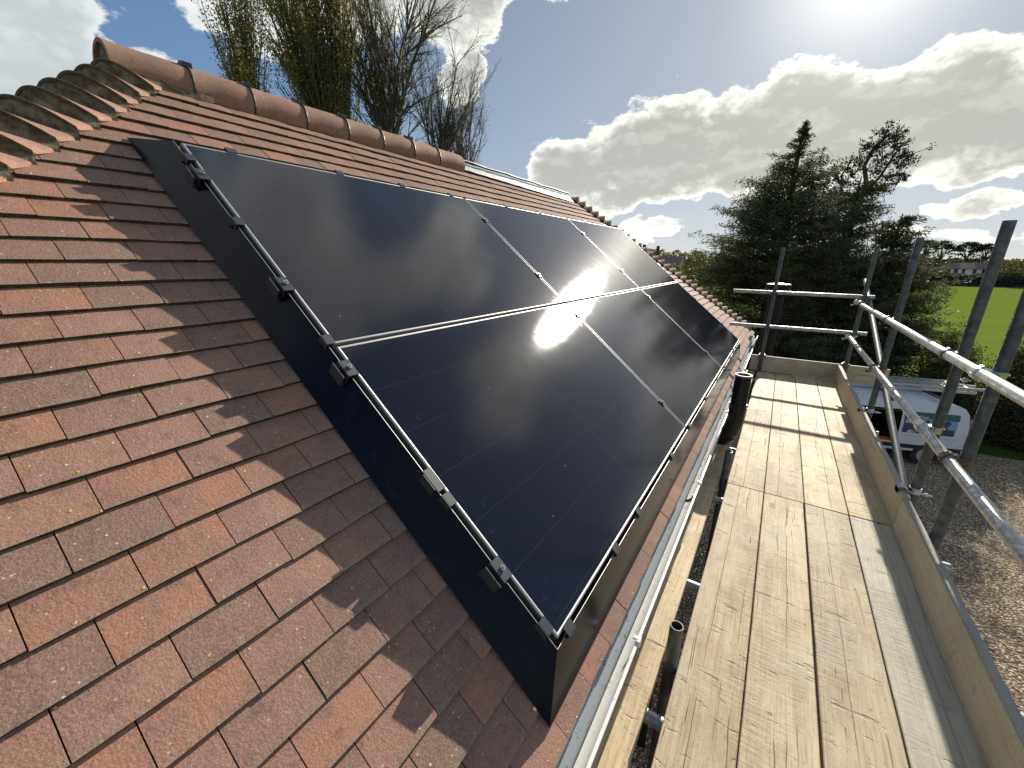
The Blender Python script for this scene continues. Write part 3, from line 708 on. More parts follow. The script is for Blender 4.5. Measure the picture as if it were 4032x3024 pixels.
# clamps
def end_clip():
    o = rthing('panel_clip', '', 'clip', 0, 0, 0)
    b = MB(); b.rbox(-.022, .022, -.015, .014, .001, .0045, .001); b.box(-.022, .022, -.0185, -.0152, -.040, .004); b.build('plate', M_CLAMP).parent = o
    b = MB(); b.tube([(0, -.019, -.022), (0, -.028, -.022)], .004, 8); b.build('screw', M_DARK).parent = o
    return o
def bracket():
    o = rthing('end_bracket', '', 'bracket', 0, 0, 0)
    b = MB(); b.rbox(-.034, .034, -.022, .014, .001, .005, .001); b.box(-.034, .034, -.026, -.022, -.040, .005)
    b.box(-.034, .034, -.042, -.026, -.040, -.036); b.box(-.034, .034, -.046, -.042, -.040, .004); b.build('plate', M_CLAMP).parent = o
    b = MB(); b.tube([(0, -.004, .005), (0, -.004, .012)], .0095, 6); b.tube([(0, -.004, .012), (0, -.004, .019)], .0045, 8); b.build('bolt', M_BOLT).parent = o
    return o
def mid_clamp():
    o = rthing('mid_clamp', '', 'clamp', 0, 0, 0)
    b = MB(); b.rbox(-.024, .024, -.021, .021, .001, .006, .0012); b.box(-.02, .02, -.006, .006, -.035, .001); b.build('plate', M_CLAMP).parent = o
    b = MB(); b.tube([(0, 0, .006), (0, 0, .014)], .0075, 6); b.build('bolt', M_BOLT).parent = o
    return o
def place(proto, s, y, ang, label, cat, group, first):
    o = proto if first else copytree(proto)
    o.location = RP(s, y, 0)
    o.rotation_euler = (RM @ Matrix.Rotation(ang, 3, 'Z')).to_euler()
    o['label'] = label; o['category'] = cat; o['group'] = group
pc_ = end_clip(); first = True
for i, y in enumerate((.197, .732, 1.177, 1.64, 2.356, 2.954, 4.068, 4.74)):          # upper edge: outwards = up slope
    place(pc_, 0, y, math.pi, 'black clip on the upper edge of the array, %s from the near corner' % ['first', 'second', 'third', 'fourth', 'fifth', 'sixth', 'seventh', 'eighth'][i], 'clip', 'clips round the panel edges', first); first = False
for i, s in enumerate((.112, .505, 1.13, 1.813, 2.26)):
    place(pc_, s, 0, -math.pi / 2, 'small flat clip on the sloping near edge of the array, %s down from the top' % ['first', 'second', 'third', 'fourth', 'fifth'][i], 'clip', 'clips round the panel edges', False)
for i, y in enumerate((.062, .46, .736, 1.35, 1.845, 2.51, 3.14, 3.68, 4.17, 4.8)):
    place(pc_, 2.3137, y, 0, 'clip on the lower edge of the array above the gutter, %s from the near corner' % ['first', 'second', 'third', 'fourth', 'fifth', 'sixth', 'seventh', 'eighth', 'ninth', 'tenth'][i], 'clip', 'clips round the panel edges', False)
for i, s in enumerate((.35, .80, 1.5, 2.0)):
    place(pc_, s, 5.34, math.pi / 2, 'clip on the far sloping edge of the array, %s down from the top' % ['first', 'second', 'third', 'fourth'][i], 'clip', 'clips round the panel edges', False)
bk = bracket(); first = True
for i, s in enumerate((.2225, .852, 1.263, 2.065)):
    place(bk, s, 0, -math.pi / 2, 'hooked bolted bracket on the near edge of the array, %s from the top' % ['first', 'second', 'third', 'fourth'][i], 'bracket', 'bolted end brackets', first); first = False
mc = mid_clamp(); first = True
for j, y in enumerate((1.78, 3.56)):
    for i, s in enumerate((.27, .875, 1.28, 2.094)):
        place(mc, s, y, math.pi / 2, 'clamp %s down the %s seam between panel columns' % (['highest', 'second', 'third', 'lowest'][i], ['nearer', 'farther'][j]), 'clamp', 'clamps between the panels', first); first = False
b = MB()
b.hexa([RP(1.737 - .04, .012, .0012), RP(1.737 + .04, .012, .0012), RP(1.737 + .04, -.020, .0012), RP(1.737 - .04, -.020, .0012), RP(1.737 - .04, .012, .005), RP(1.737 + .04, .012, .005), RP(1.737 + .04, -.020, .005), RP(1.737 - .04, -.020, .005)])
wc = b.build('wide_joint_plate', M_CLAMP, loc=RP(1.737, 0, 0)); tag(wc, 'wide plain joint plate on the near edge of the lower panel', 'plate')
b = MB(); b.hexa([RP(1.737 - .03, -.022, -.05), RP(1.737 + .03, -.022, -.05), RP(1.737 + .03, -.026, -.05), RP(1.737 - .03, -.026, -.05), RP(1.737 - .03, -.022, .004), RP(1.737 + .03, -.022, .004), RP(1.737 + .03, -.026, .004), RP(1.737 - .03, -.026, .004)])
q_ = b.build('tab', M_CLAMP, wc)

# rails that carry the panels
b = MB()
for s in (.25, .87, 1.29, 2.08):
    b.hexa([RP(s - .02, .05, -.075), RP(s + .02, .05, -.075), RP(s + .02, 5.30, -.075), RP(s - .02, 5.30, -.075), RP(s - .02, .05, -.037), RP(s + .02, .05, -.037), RP(s + .02, 5.30, -.037), RP(s - .02, 5.30, -.037)])
tag(b.build('mounting_rail', M_CLAMP, loc=RP(1, 2.6, -.1)), 'dark mounting rails bolted under the solar panels', 'rail')
# skirt: flared black sheets round the array
sk = thing('array_skirt', 'black sheet metal skirt flaring down to the tiles all round the solar array', 'skirt', tuple(RP(1.15, 2.67, HT)))
def sheet(a0, a1, b1, b0, th=.0018):
    a0, a1, b1, b0 = map(Vector, (a0, a1, b1, b0)); n_ = (a1 - a0).cross(b0 - a0).normalized() * th
    return MB().hexa([a0, a1, b1, b0, a0 + n_, a1 + n_, b1 + n_, b0 + n_])
hb = HT + .004; g = .010; hl = -.010
TL, TR, BR, BL = (-g, -g), (-g, 5.34 + g), (2.3137 + g, 5.34 + g), (2.3137 + g, -g)
fl = .095
tl, tr, br_, bl = (-.185, -fl), (-.185, 5.34 + fl), (2.455, 5.34 + .05), (2.455, -fl)
# near side in two lengths with a lap
def pnt(a, b, f_): return (a[0] + (b[0] - a[0]) * f_, a[1] + (b[1] - a[1]) * f_)
jl = .725
tj, bj = pnt(TL, BL, jl), pnt(tl, bl, jl)
sheet(RP(*TL, hl), RP(*tj, hl), RP(*bj, hb), RP(*tl, hb)).build('side_sheet', M_SKIRT, sk)
sheet(RP(tj[0] - .02, tj[1], hl + .002), RP(*BL, hl + .002), RP(*bl, hb + .002), RP(bj[0] - .02, bj[1], hb + .002)).build('side_sheet', M_SKIRT, sk)
sheet(RP(*BL, hl), RP(*BR, hl), RP(*br_, hb), RP(*bl, hb)).build('lower_sheet', M_SKIRT, sk)
sheet(RP(*BR, hl), RP(*TR, hl), RP(*tr, hb), RP(*br_, hb)).build('far_sheet', M_SKIRT, sk)
sheet(RP(*TR, hl), RP(*TL, hl), RP(*tl, hb), RP(*tr, hb)).build('upper_sheet', M_SKIRT, sk)
b = MB()                                              # folded bright top lip of the sheets
b.tube([RP(-g, -g, hl + .002), RP(2.3137 + g, -g, hl + .002)], .0013, 6); b.tube([RP(2.3137 + g, -g, hl + .002), RP(2.3137 + g, 5.34 + g, hl + .002)], .0013, 6)
b.build('top_lip', M_FRAME, sk)

# ------------------------------------------------------------------ scaffold
ZD = -1.52
def board(x0, x1, y0, y1, z0, z1, name, label, cat, group, seed):
    b = MB(); rg = random.Random(seed); ny = 26; vs = []
    vert = (x1 - x0) < (z1 - z0)
    for j in range(ny + 1):
        yy = y0 + (y1 - y0) * j / ny
        wx0 = .0022 * mnoise.noise(Vector((yy * 3.1, seed, 1))); wx1 = .0022 * mnoise.noise(Vector((yy * 3.1, seed, 5)))
        wz = .0018 * mnoise.noise(Vector((yy * 1.1, seed, 9))); k = .003
        if j in (0, ny): yy += .0
        xa, xb, za, zb = x0 + wx0, x1 + wx1, z0, z1 + wz
        vs += [(xa + k, yy, za), (xb - k, yy, za), (xb, yy, za + k), (xb, yy, zb - k), (xb - k, yy, zb), (xa + k, yy, zb), (xa, yy, zb - k), (xa, yy, za + k)]
    fs = [tuple(range(8)), tuple(reversed(range(ny * 8, ny * 8 + 8)))]
    for j in range(ny):
        for i in range(8):
            i2 = (i + 1) % 8; fs.append((j * 8 + i2, j * 8 + i, (j + 1) * 8 + i, (j + 1) * 8 + i2))
    b.add(vs, fs)
    o = b.build(name, M_WOOD, loc=((x0 + x1) / 2, (y0 + y1) / 2, z0)); return tag(o, label, cat, group)
GB = 'scaffold boards of the walkway'
xs = [-.089, .139, .367, .596, .824]; nm = ['leftmost', 'second from left', 'third from left', 'rightmost']
ex = ['with a split along its middle', 'with straight open grain', 'with dark nail marks and a scrap of paper', 'half in shadow beside the toe board']
ex2 = ['lit, crossed by rail shadows', 'with wavy sawn ridges', 'brown and smooth', 'edged by jagged shadow']
for i in range(4):
    o = board(xs[i] + .0028, xs[i + 1] - .0028 - (.004 if i == 1 else 0), -2.3, 2.952, ZD - .038, ZD, 'scaffold_board', 'near walkway board, %s, %s' % (nm[i], ex[i]), 'plank', GB, 11 + i); o['weather'] = (.1, .15, .25, .85)[i]
    board(xs[i] + .002, xs[i + 1] - .002, 2.961, 6.63, ZD - .038, ZD + .001 * i, 'scaffold_board', 'far walkway board, %s, %s' % (nm[i], ex2[i]), 'plank', GB, 31 + i)
board(-.372, -.147, -2.3, 2.985, ZD - .042, ZD - .004, 'scaffold_board', 'long narrow-gap inner board running under the white gutter', 'plank', 'inner boards by the gutter', 51)
board(-.352, -.138, 2.99, 3.62, ZD - .040, ZD - .002, 'scaffold_board', 'short dark inner board just in front of the black soil pipe', 'plank', 'inner boards by the gutter', 52)
board(-.340, -.115, 3.88, 6.6, ZD - .040, ZD - .002, 'scaffold_board', 'inner board beyond the black soil pipe', 'plank', 'inner boards by the gutter', 53)
board(.793, .829, -2.3, 2.925, ZD + .002, ZD + .212, 'toe_board', 'near outer toe board standing on edge, with a knot', 'toe board', 'toe boards', 61)['weather'] = .6
board(.795, .831, 2.938, 6.60, ZD + .002, ZD + .222, 'toe_board', 'far outer toe board on edge held by plated clips', 'toe board', 'toe boards', 62)['weather'] = .55
# end toe board: built lengthwise along y then turned
o = board(-.018, .018, -.76, .76, 0, .222, 'toe_board', 'end toe board closing the far end of the walkway', 'toe board', 'toe boards', 63)
o['weather'] = .3; o.location = (.56, 6.665, ZD + .003); o.rotation_euler = (0, 0, math.pi / 2 + .012)

scf = thing('scaffold', 'galvanised tube scaffold frame with guard rails beside the roof', 'scaffold', (.9, 3.0, -GZ))
TR_ = .02415
def pole(name, pts, m_=None, label=None, seg=20):
    b = MB(); b.tube(pts, TR_, seg, inner=.0202); o = b.build(name, m_ or M_TUBE, scf); smooth_by_angle(o, 40)
    if label: o['label'] = label
    return o
PX = .868
posts = [(PX, 6.56, .165), (PX, 4.66, .192), (PX, 3.06, .197), (PX, 2.60, .62), (PX, 1.06, .0), (PX, -.9, .4)]
for i, (x, y, zt) in enumerate(posts):
    if i == 4: zt = -1.0
    pole('upright_pole', [(x, y, -GZ + .01), (x, y, zt)], M_TUBE2)
pole('upright_pole', [(-.075, 6.61, -GZ + .01), (-.068, 6.6, .176)], M_TUBE2)
pole('upright_pole', [(-.1135, 1.325, -GZ + .01), (-.1135, 1.325, -1.325)], M_TUBE2)
pole('upright_pole', [(-.1145, 3.02, -GZ + .01), (-.1145, 3.02, -1.305)], M_TUBE2)
pole('guard_rail', [(.811, 6.12, -.479), (.811, 3.0, -.476), (.811, -1.6, -.470)], label='upper guard rail along the walkway')
pole('guard_rail', [(.811, 6.35, -.898), (.811, 3.0, -.908), (.811, -1.6, -.915)], label='lower guard rail along the walkway')
pole('guard_rail', [(-.566, 6.57, -.400), (.968, 6.57, -.412)], M_TUBE, label='upper end rail')
pole('guard_rail', [(-.540, 6.57, -.868), (.990, 6.57, -.862)], M_TUBE, label='lower end rail')
pole('brace', [(.925, 7.25, -.235), (.925, 3.35, -1.50)], M_TUBE2, label='diagonal brace outside the posts')
for y in (-.6, 1.13, 1.874, 2.79, 3.7, 4.9, 6.3):
    pole('cross_tube', [(-.50, y, ZD - .066), (1.02, y, ZD - .066)])
pole('ledger', [(.925, 7.0, ZD - .115), (.925, -1.6, ZD - .115)], M_TUBE2)
pole('ledger', [(-.06, 7.0, ZD - .12), (-.06, -1.6, ZD - .12)], M_TUBE2)

def coupler(loc, a1, a2, m_, name='coupler'):
    """double coupler: a band round tube 1 (axis a1) and a band round tube 2 (axis a2), hinged, with eye bolts."""
    a1, a2 = Vector(a1).normalized(), Vector(a2).normalized(); sep = a1.cross(a2).normalized() * .0505
    p1 = Vector(loc); p2 = p1 + sep
    b = MB()
    for p, a in ((p1, a1), (p2, a2)):
        b.tube([p - a * .021, p - a * .019, p + a * .019, p + a * .021], [.0275, .0315, .0315, .0275], 18, inner=None)
    b.tube([p1 + sep * .35, p1 + sep * .65], .022, 8)
    for p, a in ((p1, a1), (p2, a2)):
        side = a.cross(sep.normalized()); b.tube([p - side * .030 - a * .014, p - side * .030 + a * .014], .009, 8)
    o = b.build(name, m_, scf); smooth_by_angle(o, 35)
    for p, a, sg in ((p1, a1, -1), (p2, a2, 1)):
        bb = MB()
        side = a.cross(sep.normalized()); st = p + side * .034 * 1 - sep.normalized() * .022 * -sg
        bb.tube([p + side * .036 + sep.normalized() * .020 * sg, p + side * .036 - sep.normalized() * .052 * sg * -1], .0058, 8)
        bb.tube([p + side * .036 + sep.normalized() * .030 * sg, p + side * .036 + sep.normalized() * .044 * sg], .0125, 6)
        bb.build('bolt', m_, o)
    return o
YA, XA, ZA = (0, 1, 0), (1, 0, 0), (0, 0, 1)
mt = [M_PLATE, M_RUST, M_TUBE2, M_PLATE, M_PLATE, M_PLATE]
for i, (x, y, zt) in enumerate(posts):
    if i == 4: continue
    for zz, mm_ in ((-.477, [M_PLATE, M_TUBE2, M_TUBE2, M_PLATE, M_PLATE, M_PLATE][i]), (-.906, [M_PLATE, M_RUST, M_PLATE, M_RUST, M_PLATE, M_PLATE][i])):
        coupler((.811, y + .002, zz), YA, ZA, mm_) if True else None
for x, z in ((-.069, -.404), (-.072, -.866)): coupler((x, 6.57, z), XA, ZA, M_TUBE2)
for z in (-.411, -.863): coupler((.868, 6.57, z), XA, ZA, M_TUBE2)
# toe board clips: bent plate over the board edge, band round the post
for y, m_ in ((3.06, M_PLATE), (4.66, M_PLATE)):
    b = MB(); pr = []
    for k in range(11):
        t_ = math.pi * k / 10; pr.append((.811 - math.cos(t_) * .024, ZD + .228 + math.sin(t_) * .016))
    pr = [(.787, ZD + .195)] + pr + [(.835, ZD + .235), (.85, ZD + .235)]
    for i in range(len(pr) - 1):
        (x0, z0), (x1, z1) = pr[i], pr[i + 1]
        b.add([(x0, y - .045, z0), (x1, y - .045, z1), (x1, y + .02, z1), (x0, y + .02, z0)], [(0, 1, 2, 3), (3, 2, 1, 0)])
    b.tube([(PX, y, ZD + .205), (PX, y, ZD + .24)], .029, 16)
    b.tube([(PX - .01, y - .034, ZD + .222), (PX + .07, y - .034, ZD + .222)], .005, 8)
    b.tube([(PX + .035, y - .034, ZD + .222), (PX + .05, y - .034, ZD + .222)], .011, 6)
    smooth_by_angle(b.build('toe_board_clip', M_ZINC, scf), 30)
for x in (-.07, .868):
    b = MB(); b.rbox(x - .045, x + .045, 6.60, 6.69, ZD + .215, ZD + .245, .008); b.tube([(x, 6.60, ZD + .235), (x, 6.60, ZD + .27)], .03, 14)
    b.build('toe_board_clip', M_TUBE2, scf)

# small things on the walkway
b = MB(); rg = random.Random(3); pth = [(.505, .985), (.512, .965), (.507, .945), (.520, .925), (.528, .900), (.524, .885)]
vs = []
for i, (x, y) in enumerate(pth):
    wv_ = .004 + .006 * (i in (0, 4, 5)); z = ZD + .002 + .003 * (i % 2)
    vs += [(x - wv_, y, z + .001 * rg.random()), (x + wv_, y - .003, z + .004 * rg.random()), (x + wv_, y - .003, ZD + .0012), (x - wv_, y, ZD + .0012)]
b.add(vs, [f for i in range(5) for f in ((4 * i, 4 * i + 1, 4 * i + 5, 4 * i + 4), (4 * i + 2, 4 * i + 3, 4 * i + 7, 4 * i + 6), (4 * i + 1, 4 * i + 2, 4 * i + 6, 4 * i + 5), (4 * i, 4 * i + 4, 4 * i + 7, 4 * i + 3))])
tag(b.build('paper_scrap', M_PAPER, loc=(.51, .93, ZD)), 'twisted white scrap of paper on the third near board', 'litter')
b = MB(); pts = []
for i in range(60):
    a_ = i * .55; pts.append((-.118 + .020 * math.sin(a_) * math.cos(i * .13), 1.9 + .30 * i / 60 + .035 * math.cos(a_), ZD - .045 + .022 * math.sin(i * .9)))
b.tube(pts, .0022, 6); tag(b.build('cord', M_CORD, loc=(-.118, 2.0, ZD - .06)), 'tangled green cord in the gap between boards', 'cord')
def crumb(name, pos, size, m_, label, cat, seed):
    rg = random.Random(seed); b = MB(); n = 7; x, y, z = pos
    ring = [(x + size * math.cos(k * 2 * math.pi / n) * rg.uniform(.5, 1), y + size * math.sin(k * 2 * math.pi / n) * rg.uniform(.6, 1.2), z + rg.uniform(0, .3) * size) for k in range(n)]
    b.add(ring + [(x, y, z + .5 * size), (x, y, z - .001)], [(k, (k + 1) % n, n) for k in range(n)] + [((k + 1) % n, k, n + 1) for k in range(n)])
    tag(b.build(name, m_, loc=pos), label, cat)
crumb('dry_leaf', (GX, 1.77, GZZ - .045), .016, M_LEAFD, 'curled orange dead leaf lying in the white gutter', 'leaf', 1)
crumb('paint_flake', (.315, .91, ZD + .001), .018, M_PAPER, 'pale flake stuck on the second near walkway board', 'litter', 2)
crumb('mud_crumb', (.735, 2.95, ZD + .001), .011, M_BARK, 'dark crumb of mud on the far board beside the toe board', 'litter', 4)

# ------------------------------------------------------------------ grounds
def sheetobj(name, pts, m_, z, kind='structure'):
    b = MB(); b.add([(x, y, -GZ + z) for x, y in pts], [tuple(range(len(pts)))]); return tag(b.build(name, m_), kind=kind)
sheetobj('ground', [(-900, -500), (900, -500), (900, 1800), (-900, 1800)], M_FIELD, 0)
sheetobj('lawn', [(-30, 10), (3.0, 17.2), (7.0, 17.5), (14, 16.5), (18, 22), (14, 25), (-30, 25)], M_LAWN, .004)
sheetobj('gravel_drive', [(-6, -8), (22, -8), (22, 17), (14, 16.5), (7, 17.45), (3, 17.15), (-6, 14)], M_GRAVEL, .008)

# ------------------------------------------------------------------ vegetation
def leaf_mesh(name, cen, dirs, ln_, wd, mats, parent, tint=None, seed=0):
    """one small four-sided blade per centre, long axis along dirs"""
    r_ = np.random.default_rng(seed); n = len(cen); d = dirs / (np.linalg.norm(dirs, axis=1, keepdims=True) + 1e-9)
    rnd = r_.normal(size=(n, 3)); s_ = np.cross(d, rnd); s_ /= np.linalg.norm(s_, axis=1, keepdims=True) + 1e-9
    L_ = (ln_ * r_.uniform(.6, 1.25, n))[:, None]; W_ = (wd * r_.uniform(.6, 1.25, n))[:, None]
    v = np.stack([cen - d * L_ * .5, cen + s_ * W_ * .5 - d * L_ * .08, cen + d * L_ * .5, cen - s_ * W_ * .5 - d * L_ * .08], 1).reshape(-1, 3)
    off = np.array(parent['_o']) if parent is not None else np.zeros(3); v = v - off
    me = bpy.data.meshes.new(name); me.vertices.add(4 * n); me.vertices.foreach_set('co', v.astype('f').ravel())
    me.loops.add(4 * n); me.loops.foreach_set('vertex_index', np.arange(4 * n, dtype='i'))
    me.polygons.add(n); me.polygons.foreach_set('loop_start', np.arange(0, 4 * n, 4, dtype='i'))
    me.materials.append(mats); me.update(calc_edges=True)
    a = me.attributes.new('tint', 'FLOAT', 'FACE'); a.data.foreach_set('value', (tint if tint is not None else r_.random(n)).astype('f'))
    o = bpy.data.objects.new(name, me); C.objects.link(o)
    if parent is not None: o.parent = parent
    return o
def seg_mesh(name, segs, m_, parent, sides=4):
    """tapered limbs: segs = list of (p0, p1, r0, r1)"""
    b0 = np.array([s[0] for s in segs]); b1 = np.array([s[1] for s in segs]); r0_ = np.array([s[2] for s in segs]); r1_ = np.array([s[3] for s in segs])
    d = b1 - b0; d /= np.linalg.norm(d, axis=1, keepdims=True) + 1e-9
    ref = np.where(np.abs(d[:, 2:3]) > .9, [[1., 0, 0]], [[0, 0, 1.]]); u = np.cross(d, ref); u /= np.linalg.norm(u, axis=1, keepdims=True); v = np.cross(d, u)
    vs = []
    for P, R_ in ((b0, r0_), (b1, r1_)):
        for k in range(sides):
            t_ = 2 * math.pi * k / sides; vs.append(P + (u * math.cos(t_) + v * math.sin(t_)) * R_[:, None])
    V = np.stack(vs, 1); n = len(segs); V = V.reshape(-1, 3) - np.array(parent['_o'])
    base = (np.arange(n) * 2 * sides)[:, None, None]
    q = np.array([[k, (k + 1) % sides, sides + (k + 1) % sides, sides + k] for k in range(sides)])[None]
    F = (base + q).reshape(-1, 4)
    me = bpy.data.meshes.new(name); me.vertices.add(len(V)); me.vertices.foreach_set('co', V.astype('f').ravel())
    me.loops.add(F.size); me.loops.foreach_set('vertex_index', F.astype('i').ravel())
    me.polygons.add(len(F)); me.polygons.foreach_set('loop_start', np.arange(0, F.size, 4, dtype='i'))
    me.materials.append(m_); me.update(calc_edges=True)
    me.polygons.foreach_set('use_smooth', [True] * len(F))
    o = bpy.data.objects.new(name, me); C.objects.link(o); o.parent = parent; return o

def conifer(label, x, y, ztop, prof, nb, seed, leader=True, nleaf=26):
    """prof: list of (z, radius) camera-relative, top first"""
    r_ = np.random.default_rng(seed); t = thing('conifer_tree', label, 'tree', (x, y, -GZ), 'conifers at the end of the garden')
    zs = np.array([p[0] for p in prof][::-1]); rs_ = np.array([p[1] for p in prof][::-1])
    trunk = MB(); trunk.tube([(x, y, -GZ), (x + .1, y, -1), (x, y, ztop - 1.2), (x + .03, y, ztop)], [.42, .3, .07, .015], 8); trunk.build('trunk', M_BARK, t)
    cen = []; dr = []; segs = []; tint = []
    for i in range(nb):
        z = zs[0] + (ztop - zs[0]) * (1 - (1 - r_.random()) ** .8) if i > 12 else ztop - r_.random() * 1.0
        R_ = np.interp(z, zs, rs_); a = r_.uniform(0, 2 * math.pi)
        if i > 12 and r_.random() > (R_ / rs_.max()) ** .8 + .04: continue
        if r_.random() < .60: a = -math.pi / 2 + r_.normal() * 1.1     # more on the side that is seen
        if mnoise.noise(Vector((math.cos(a) * 1.6 + seed, math.sin(a) * 1.6, z * .95))) < -.20 and r_.random() < .75: continue
        Lb = R_ * r_.uniform(.66, 1.15) * (1 + .42 * mnoise.noise(Vector((math.cos(a) * 1.3, math.sin(a) * 1.3, z * .6 + seed))))
        base = np.array([x, y, z - .25 * Lb]); hd_ = np.array([math.cos(a), math.sin(a), 0]); side = np.array([-math.sin(a), math.cos(a), 0])
        tone = np.clip(.45 + .5 * mnoise.noise(Vector((math.cos(a) * 2, z * .9, math.sin(a) * 2 + seed))), 0, 1)
        npt = 9; pr = None; up_ = r_.uniform(.15, .75)
        for j in range(npt):
            f_ = j / (npt - 1); P = base + hd_ * Lb * f_ + np.array([0, 0, up_ * Lb * f_ - .20 * Lb * f_ ** 2.2])
            if pr is not None: segs.append((pr, P, .02 * (1 - f_) + .006, .02 * (1 - f_) + .004))
            pr = P
            if f_ < .3: continue
            m_ = max(4, int(nleaf * (1.25 - .5 * f_) * min(1.0, .22 + .55 * Lb)))
            sp = (.12 + .30 * (1 - f_) * min(1, Lb)) * min(1.0, .35 + Lb * .35)
            q = P + side * r_.normal(size=(m_, 1)) * sp + r_.normal(size=(m_, 3)) * np.array([.09, .09, .07]) * min(1, .4 + Lb * .4)
            dd = hd_ * .55 + np.array([0, 0, -.75 + .9 * r_.random()]) + side * (r_.normal(size=(m_, 1)) * .6) + r_.normal(size=(m_, 3)) * .28
            cen.append(q); dr.append(dd); tint.append(np.clip(tone + r_.normal(size=m_) * .2, 0, 1))
    cen = np.concatenate(cen); dr = np.concatenate(dr); tint = np.concatenate(tint)
    seg_mesh('limbs', segs, M_BARK, t, 3)
    leaf_mesh('foliage', cen, dr, .15, .036, M_CYP, t, tint, seed)
    return t
k = 21 / 18
conifer('tall dark cypress behind the end rails with a thin ragged tip', -.35, 21.0, 5.15,
        [(5.2, .08), (4.5, .35), (3.9, .95), (2.9, 1.75), (2.0, 2.35), (1.1, 2.9), (0.0, 3.35), (-2, 3.9), (-4, 4.1), (-5.5, 4.0)], 1900, 5)
conifer('broad lower cypress to the right of the tall one, above the white van', 3.3, 21.6, 1.75,
        [(1.8, .12), (1.3, .6), (.6, 1.1), (-.3, 1.6), (-1.6, 2.1), (-3.2, 2.4), (-5.4, 2.3)], 900, 8)
conifer('rounded dark conifer filling the gap right of the tallest tree', 1.9, 22.6, 3.3,
        [(3.4, .4), (2.8, .95), (1.8, 1.4), (0, 1.9), (-2, 2.2), (-5, 2.2)], 700, 12)

def branchy(name, label, cat, base, height, lean, spread, levels, seed, leafm=None, nleaf=0, leaf=.09, group=None, r0=.16, nmain=9, upness=.55, start=.25, clump=.25, cut=None, twigr=.006, mainjit=1.0):
    """upward branching broadleaf tree"""
    r_ = np.random.default_rng(seed); t = thing(name, label, cat, base, group); base = np.array(base, float)
    segs = []; tips = []
    def grow(p, d, L_, r, lv):
        n = 5 if lv < levels else 3; q = p.copy(); dd = d.copy()
        for j in range(n):
            dd = dd + r_.normal(size=3) * .09 * mainjit + np.array([0, 0, .07 * upness]); dd /= np.linalg.norm(dd)
            q2 = q + dd * L_ / n; ra = r * (1 - .6 * j / n); rb = r * (1 - .6 * (j + 1) / n)
            segs.append((q, q2, max(ra, twigr), max(rb, twigr * .8)))
            if lv < levels:
                kk = (2 if lv < 3 else 1) if j > 0 else 1
                for _ in range(kk):
                    if r_.random() < .88:
                        side = r_.normal(size=3); side -= side.dot(dd) * dd; side /= np.linalg.norm(side) + 1e-9
                        nd = dd * r_.uniform(.75, 1.0) + side * r_.uniform(.4, .85) * (max(spread, .42) if spread > .2 else .20); nd /= np.linalg.norm(nd)
                        grow(q + (q2 - q) * r_.random(), nd, L_ * r_.uniform(.28, .48), ra * .60, lv + 1)
            else: tips.append(q2)
            q = q2
    top = base + np.array([lean[0], lean[1], height])
    hs = base + (top - base) * start
    trunk = MB(); trunk.tube([base, base + (hs - base) * .5, hs], [r0 * 1.25, r0 * 1.05, r0], 8); trunk.build('trunk', M_BARK, t)
    for i in range(nmain):
        a = 2 * math.pi * i / nmain + r_.uniform(-.3, .3); sp = spread * r_.uniform(.2, 1.0)
        d = (top - hs) / np.linalg.norm(top - hs) + np.array([math.cos(a), math.sin(a), 0]) * sp * .55; d /= np.linalg.norm(d)
        grow(hs + (top - hs) * r_.uniform(0, .12), d, height * (1 - start) * r_.uniform(.55, .86), r0 * r_.uniform(.4, .65), 1)
    seg_mesh('branches', segs, M_TWIG, t, 3)
    if leafm is not None and nleaf:
        tp = np.array(tips); idx = r_.integers(0, len(tp), nleaf)
        if cut is not None:
            keep = np.array([mnoise.noise(Vector(tuple(p_ * .55))) > cut for p_ in tp]); tk = tp[keep]
            if len(tk): idx = r_.integers(0, len(tk), nleaf); tp = tk
        cen = tp[idx] + r_.normal(size=(nleaf, 3)) * clump
        leaf_mesh('foliage', cen, r_.normal(size=(nleaf, 3)), leaf, leaf * .8, leafm, t, None, seed)
    return t
G2 = 'autumn trees beyond the roof ridge'
branchy('poplar_tree', 'slender upright poplar with yellow leaves, leftmost of the group beyond the ridge', 'tree', (-25, 12.7, -GZ), 18.6, (0, .0), .12, 3, 21, M_POP, 14000, .12, G2, .14, 14, 1.2, .2, .20, mainjit=.35)
branchy('poplar_tree', 'broad leafy tree with arching boughs behind the ridge tiles', 'tree', (-26, 19.3, -GZ), 23, (0, -3.3), .34, 3, 22, M_POP, 15000, .12, G2, .26, 13, .5, .42, .22, cut=.0)
branchy('poplar_tree', 'upright poplar with hanging yellow-green leaves beside the bare tree', 'tree', (-25.5, 18.6, -GZ), 26, (0, -.9), .18, 3, 23, M_POP, 16000, .12, G2, .2, 14, .9, .22, .20, mainjit=.5)
branchy('bare_tree', 'tall bare tree fanning out above the middle of the ridge', 'tree', (-25, 21.3, -GZ), 25, (0, 1.0), .72, 4, 24, M_POP, 1800, .12, G2, .28, 16, .35, .48, .35, twigr=.010)
branchy('bare_tree', 'smaller bare tree to the right of the tallest bare one', 'tree', (-25, 25.4, -GZ), 20.5, (0, 2.4), .55, 4, 25, M_POP, 700, .12, G2, .20, 12, .35, .52, .35, twigr=.008)
branchy('bare_tree', 'outermost bare tree leaning right where the ridge tiles end', 'tree', (-25, 29.2, -GZ), 18.2, (0, 1.4), .52, 4, 26, M_POP, 300, .12, G2, .16, 11, .35, .52, .3, twigr=.008)
branchy('sapling', 'thin bare saplings just above the lead ridge strip', 'sapling', (-25, 34.0, -GZ), 11.6, (0, .5), .45, 3, 27, M_POP, 150, .12, G2, .09, 6, .6, .45, .3, twigr=.008)

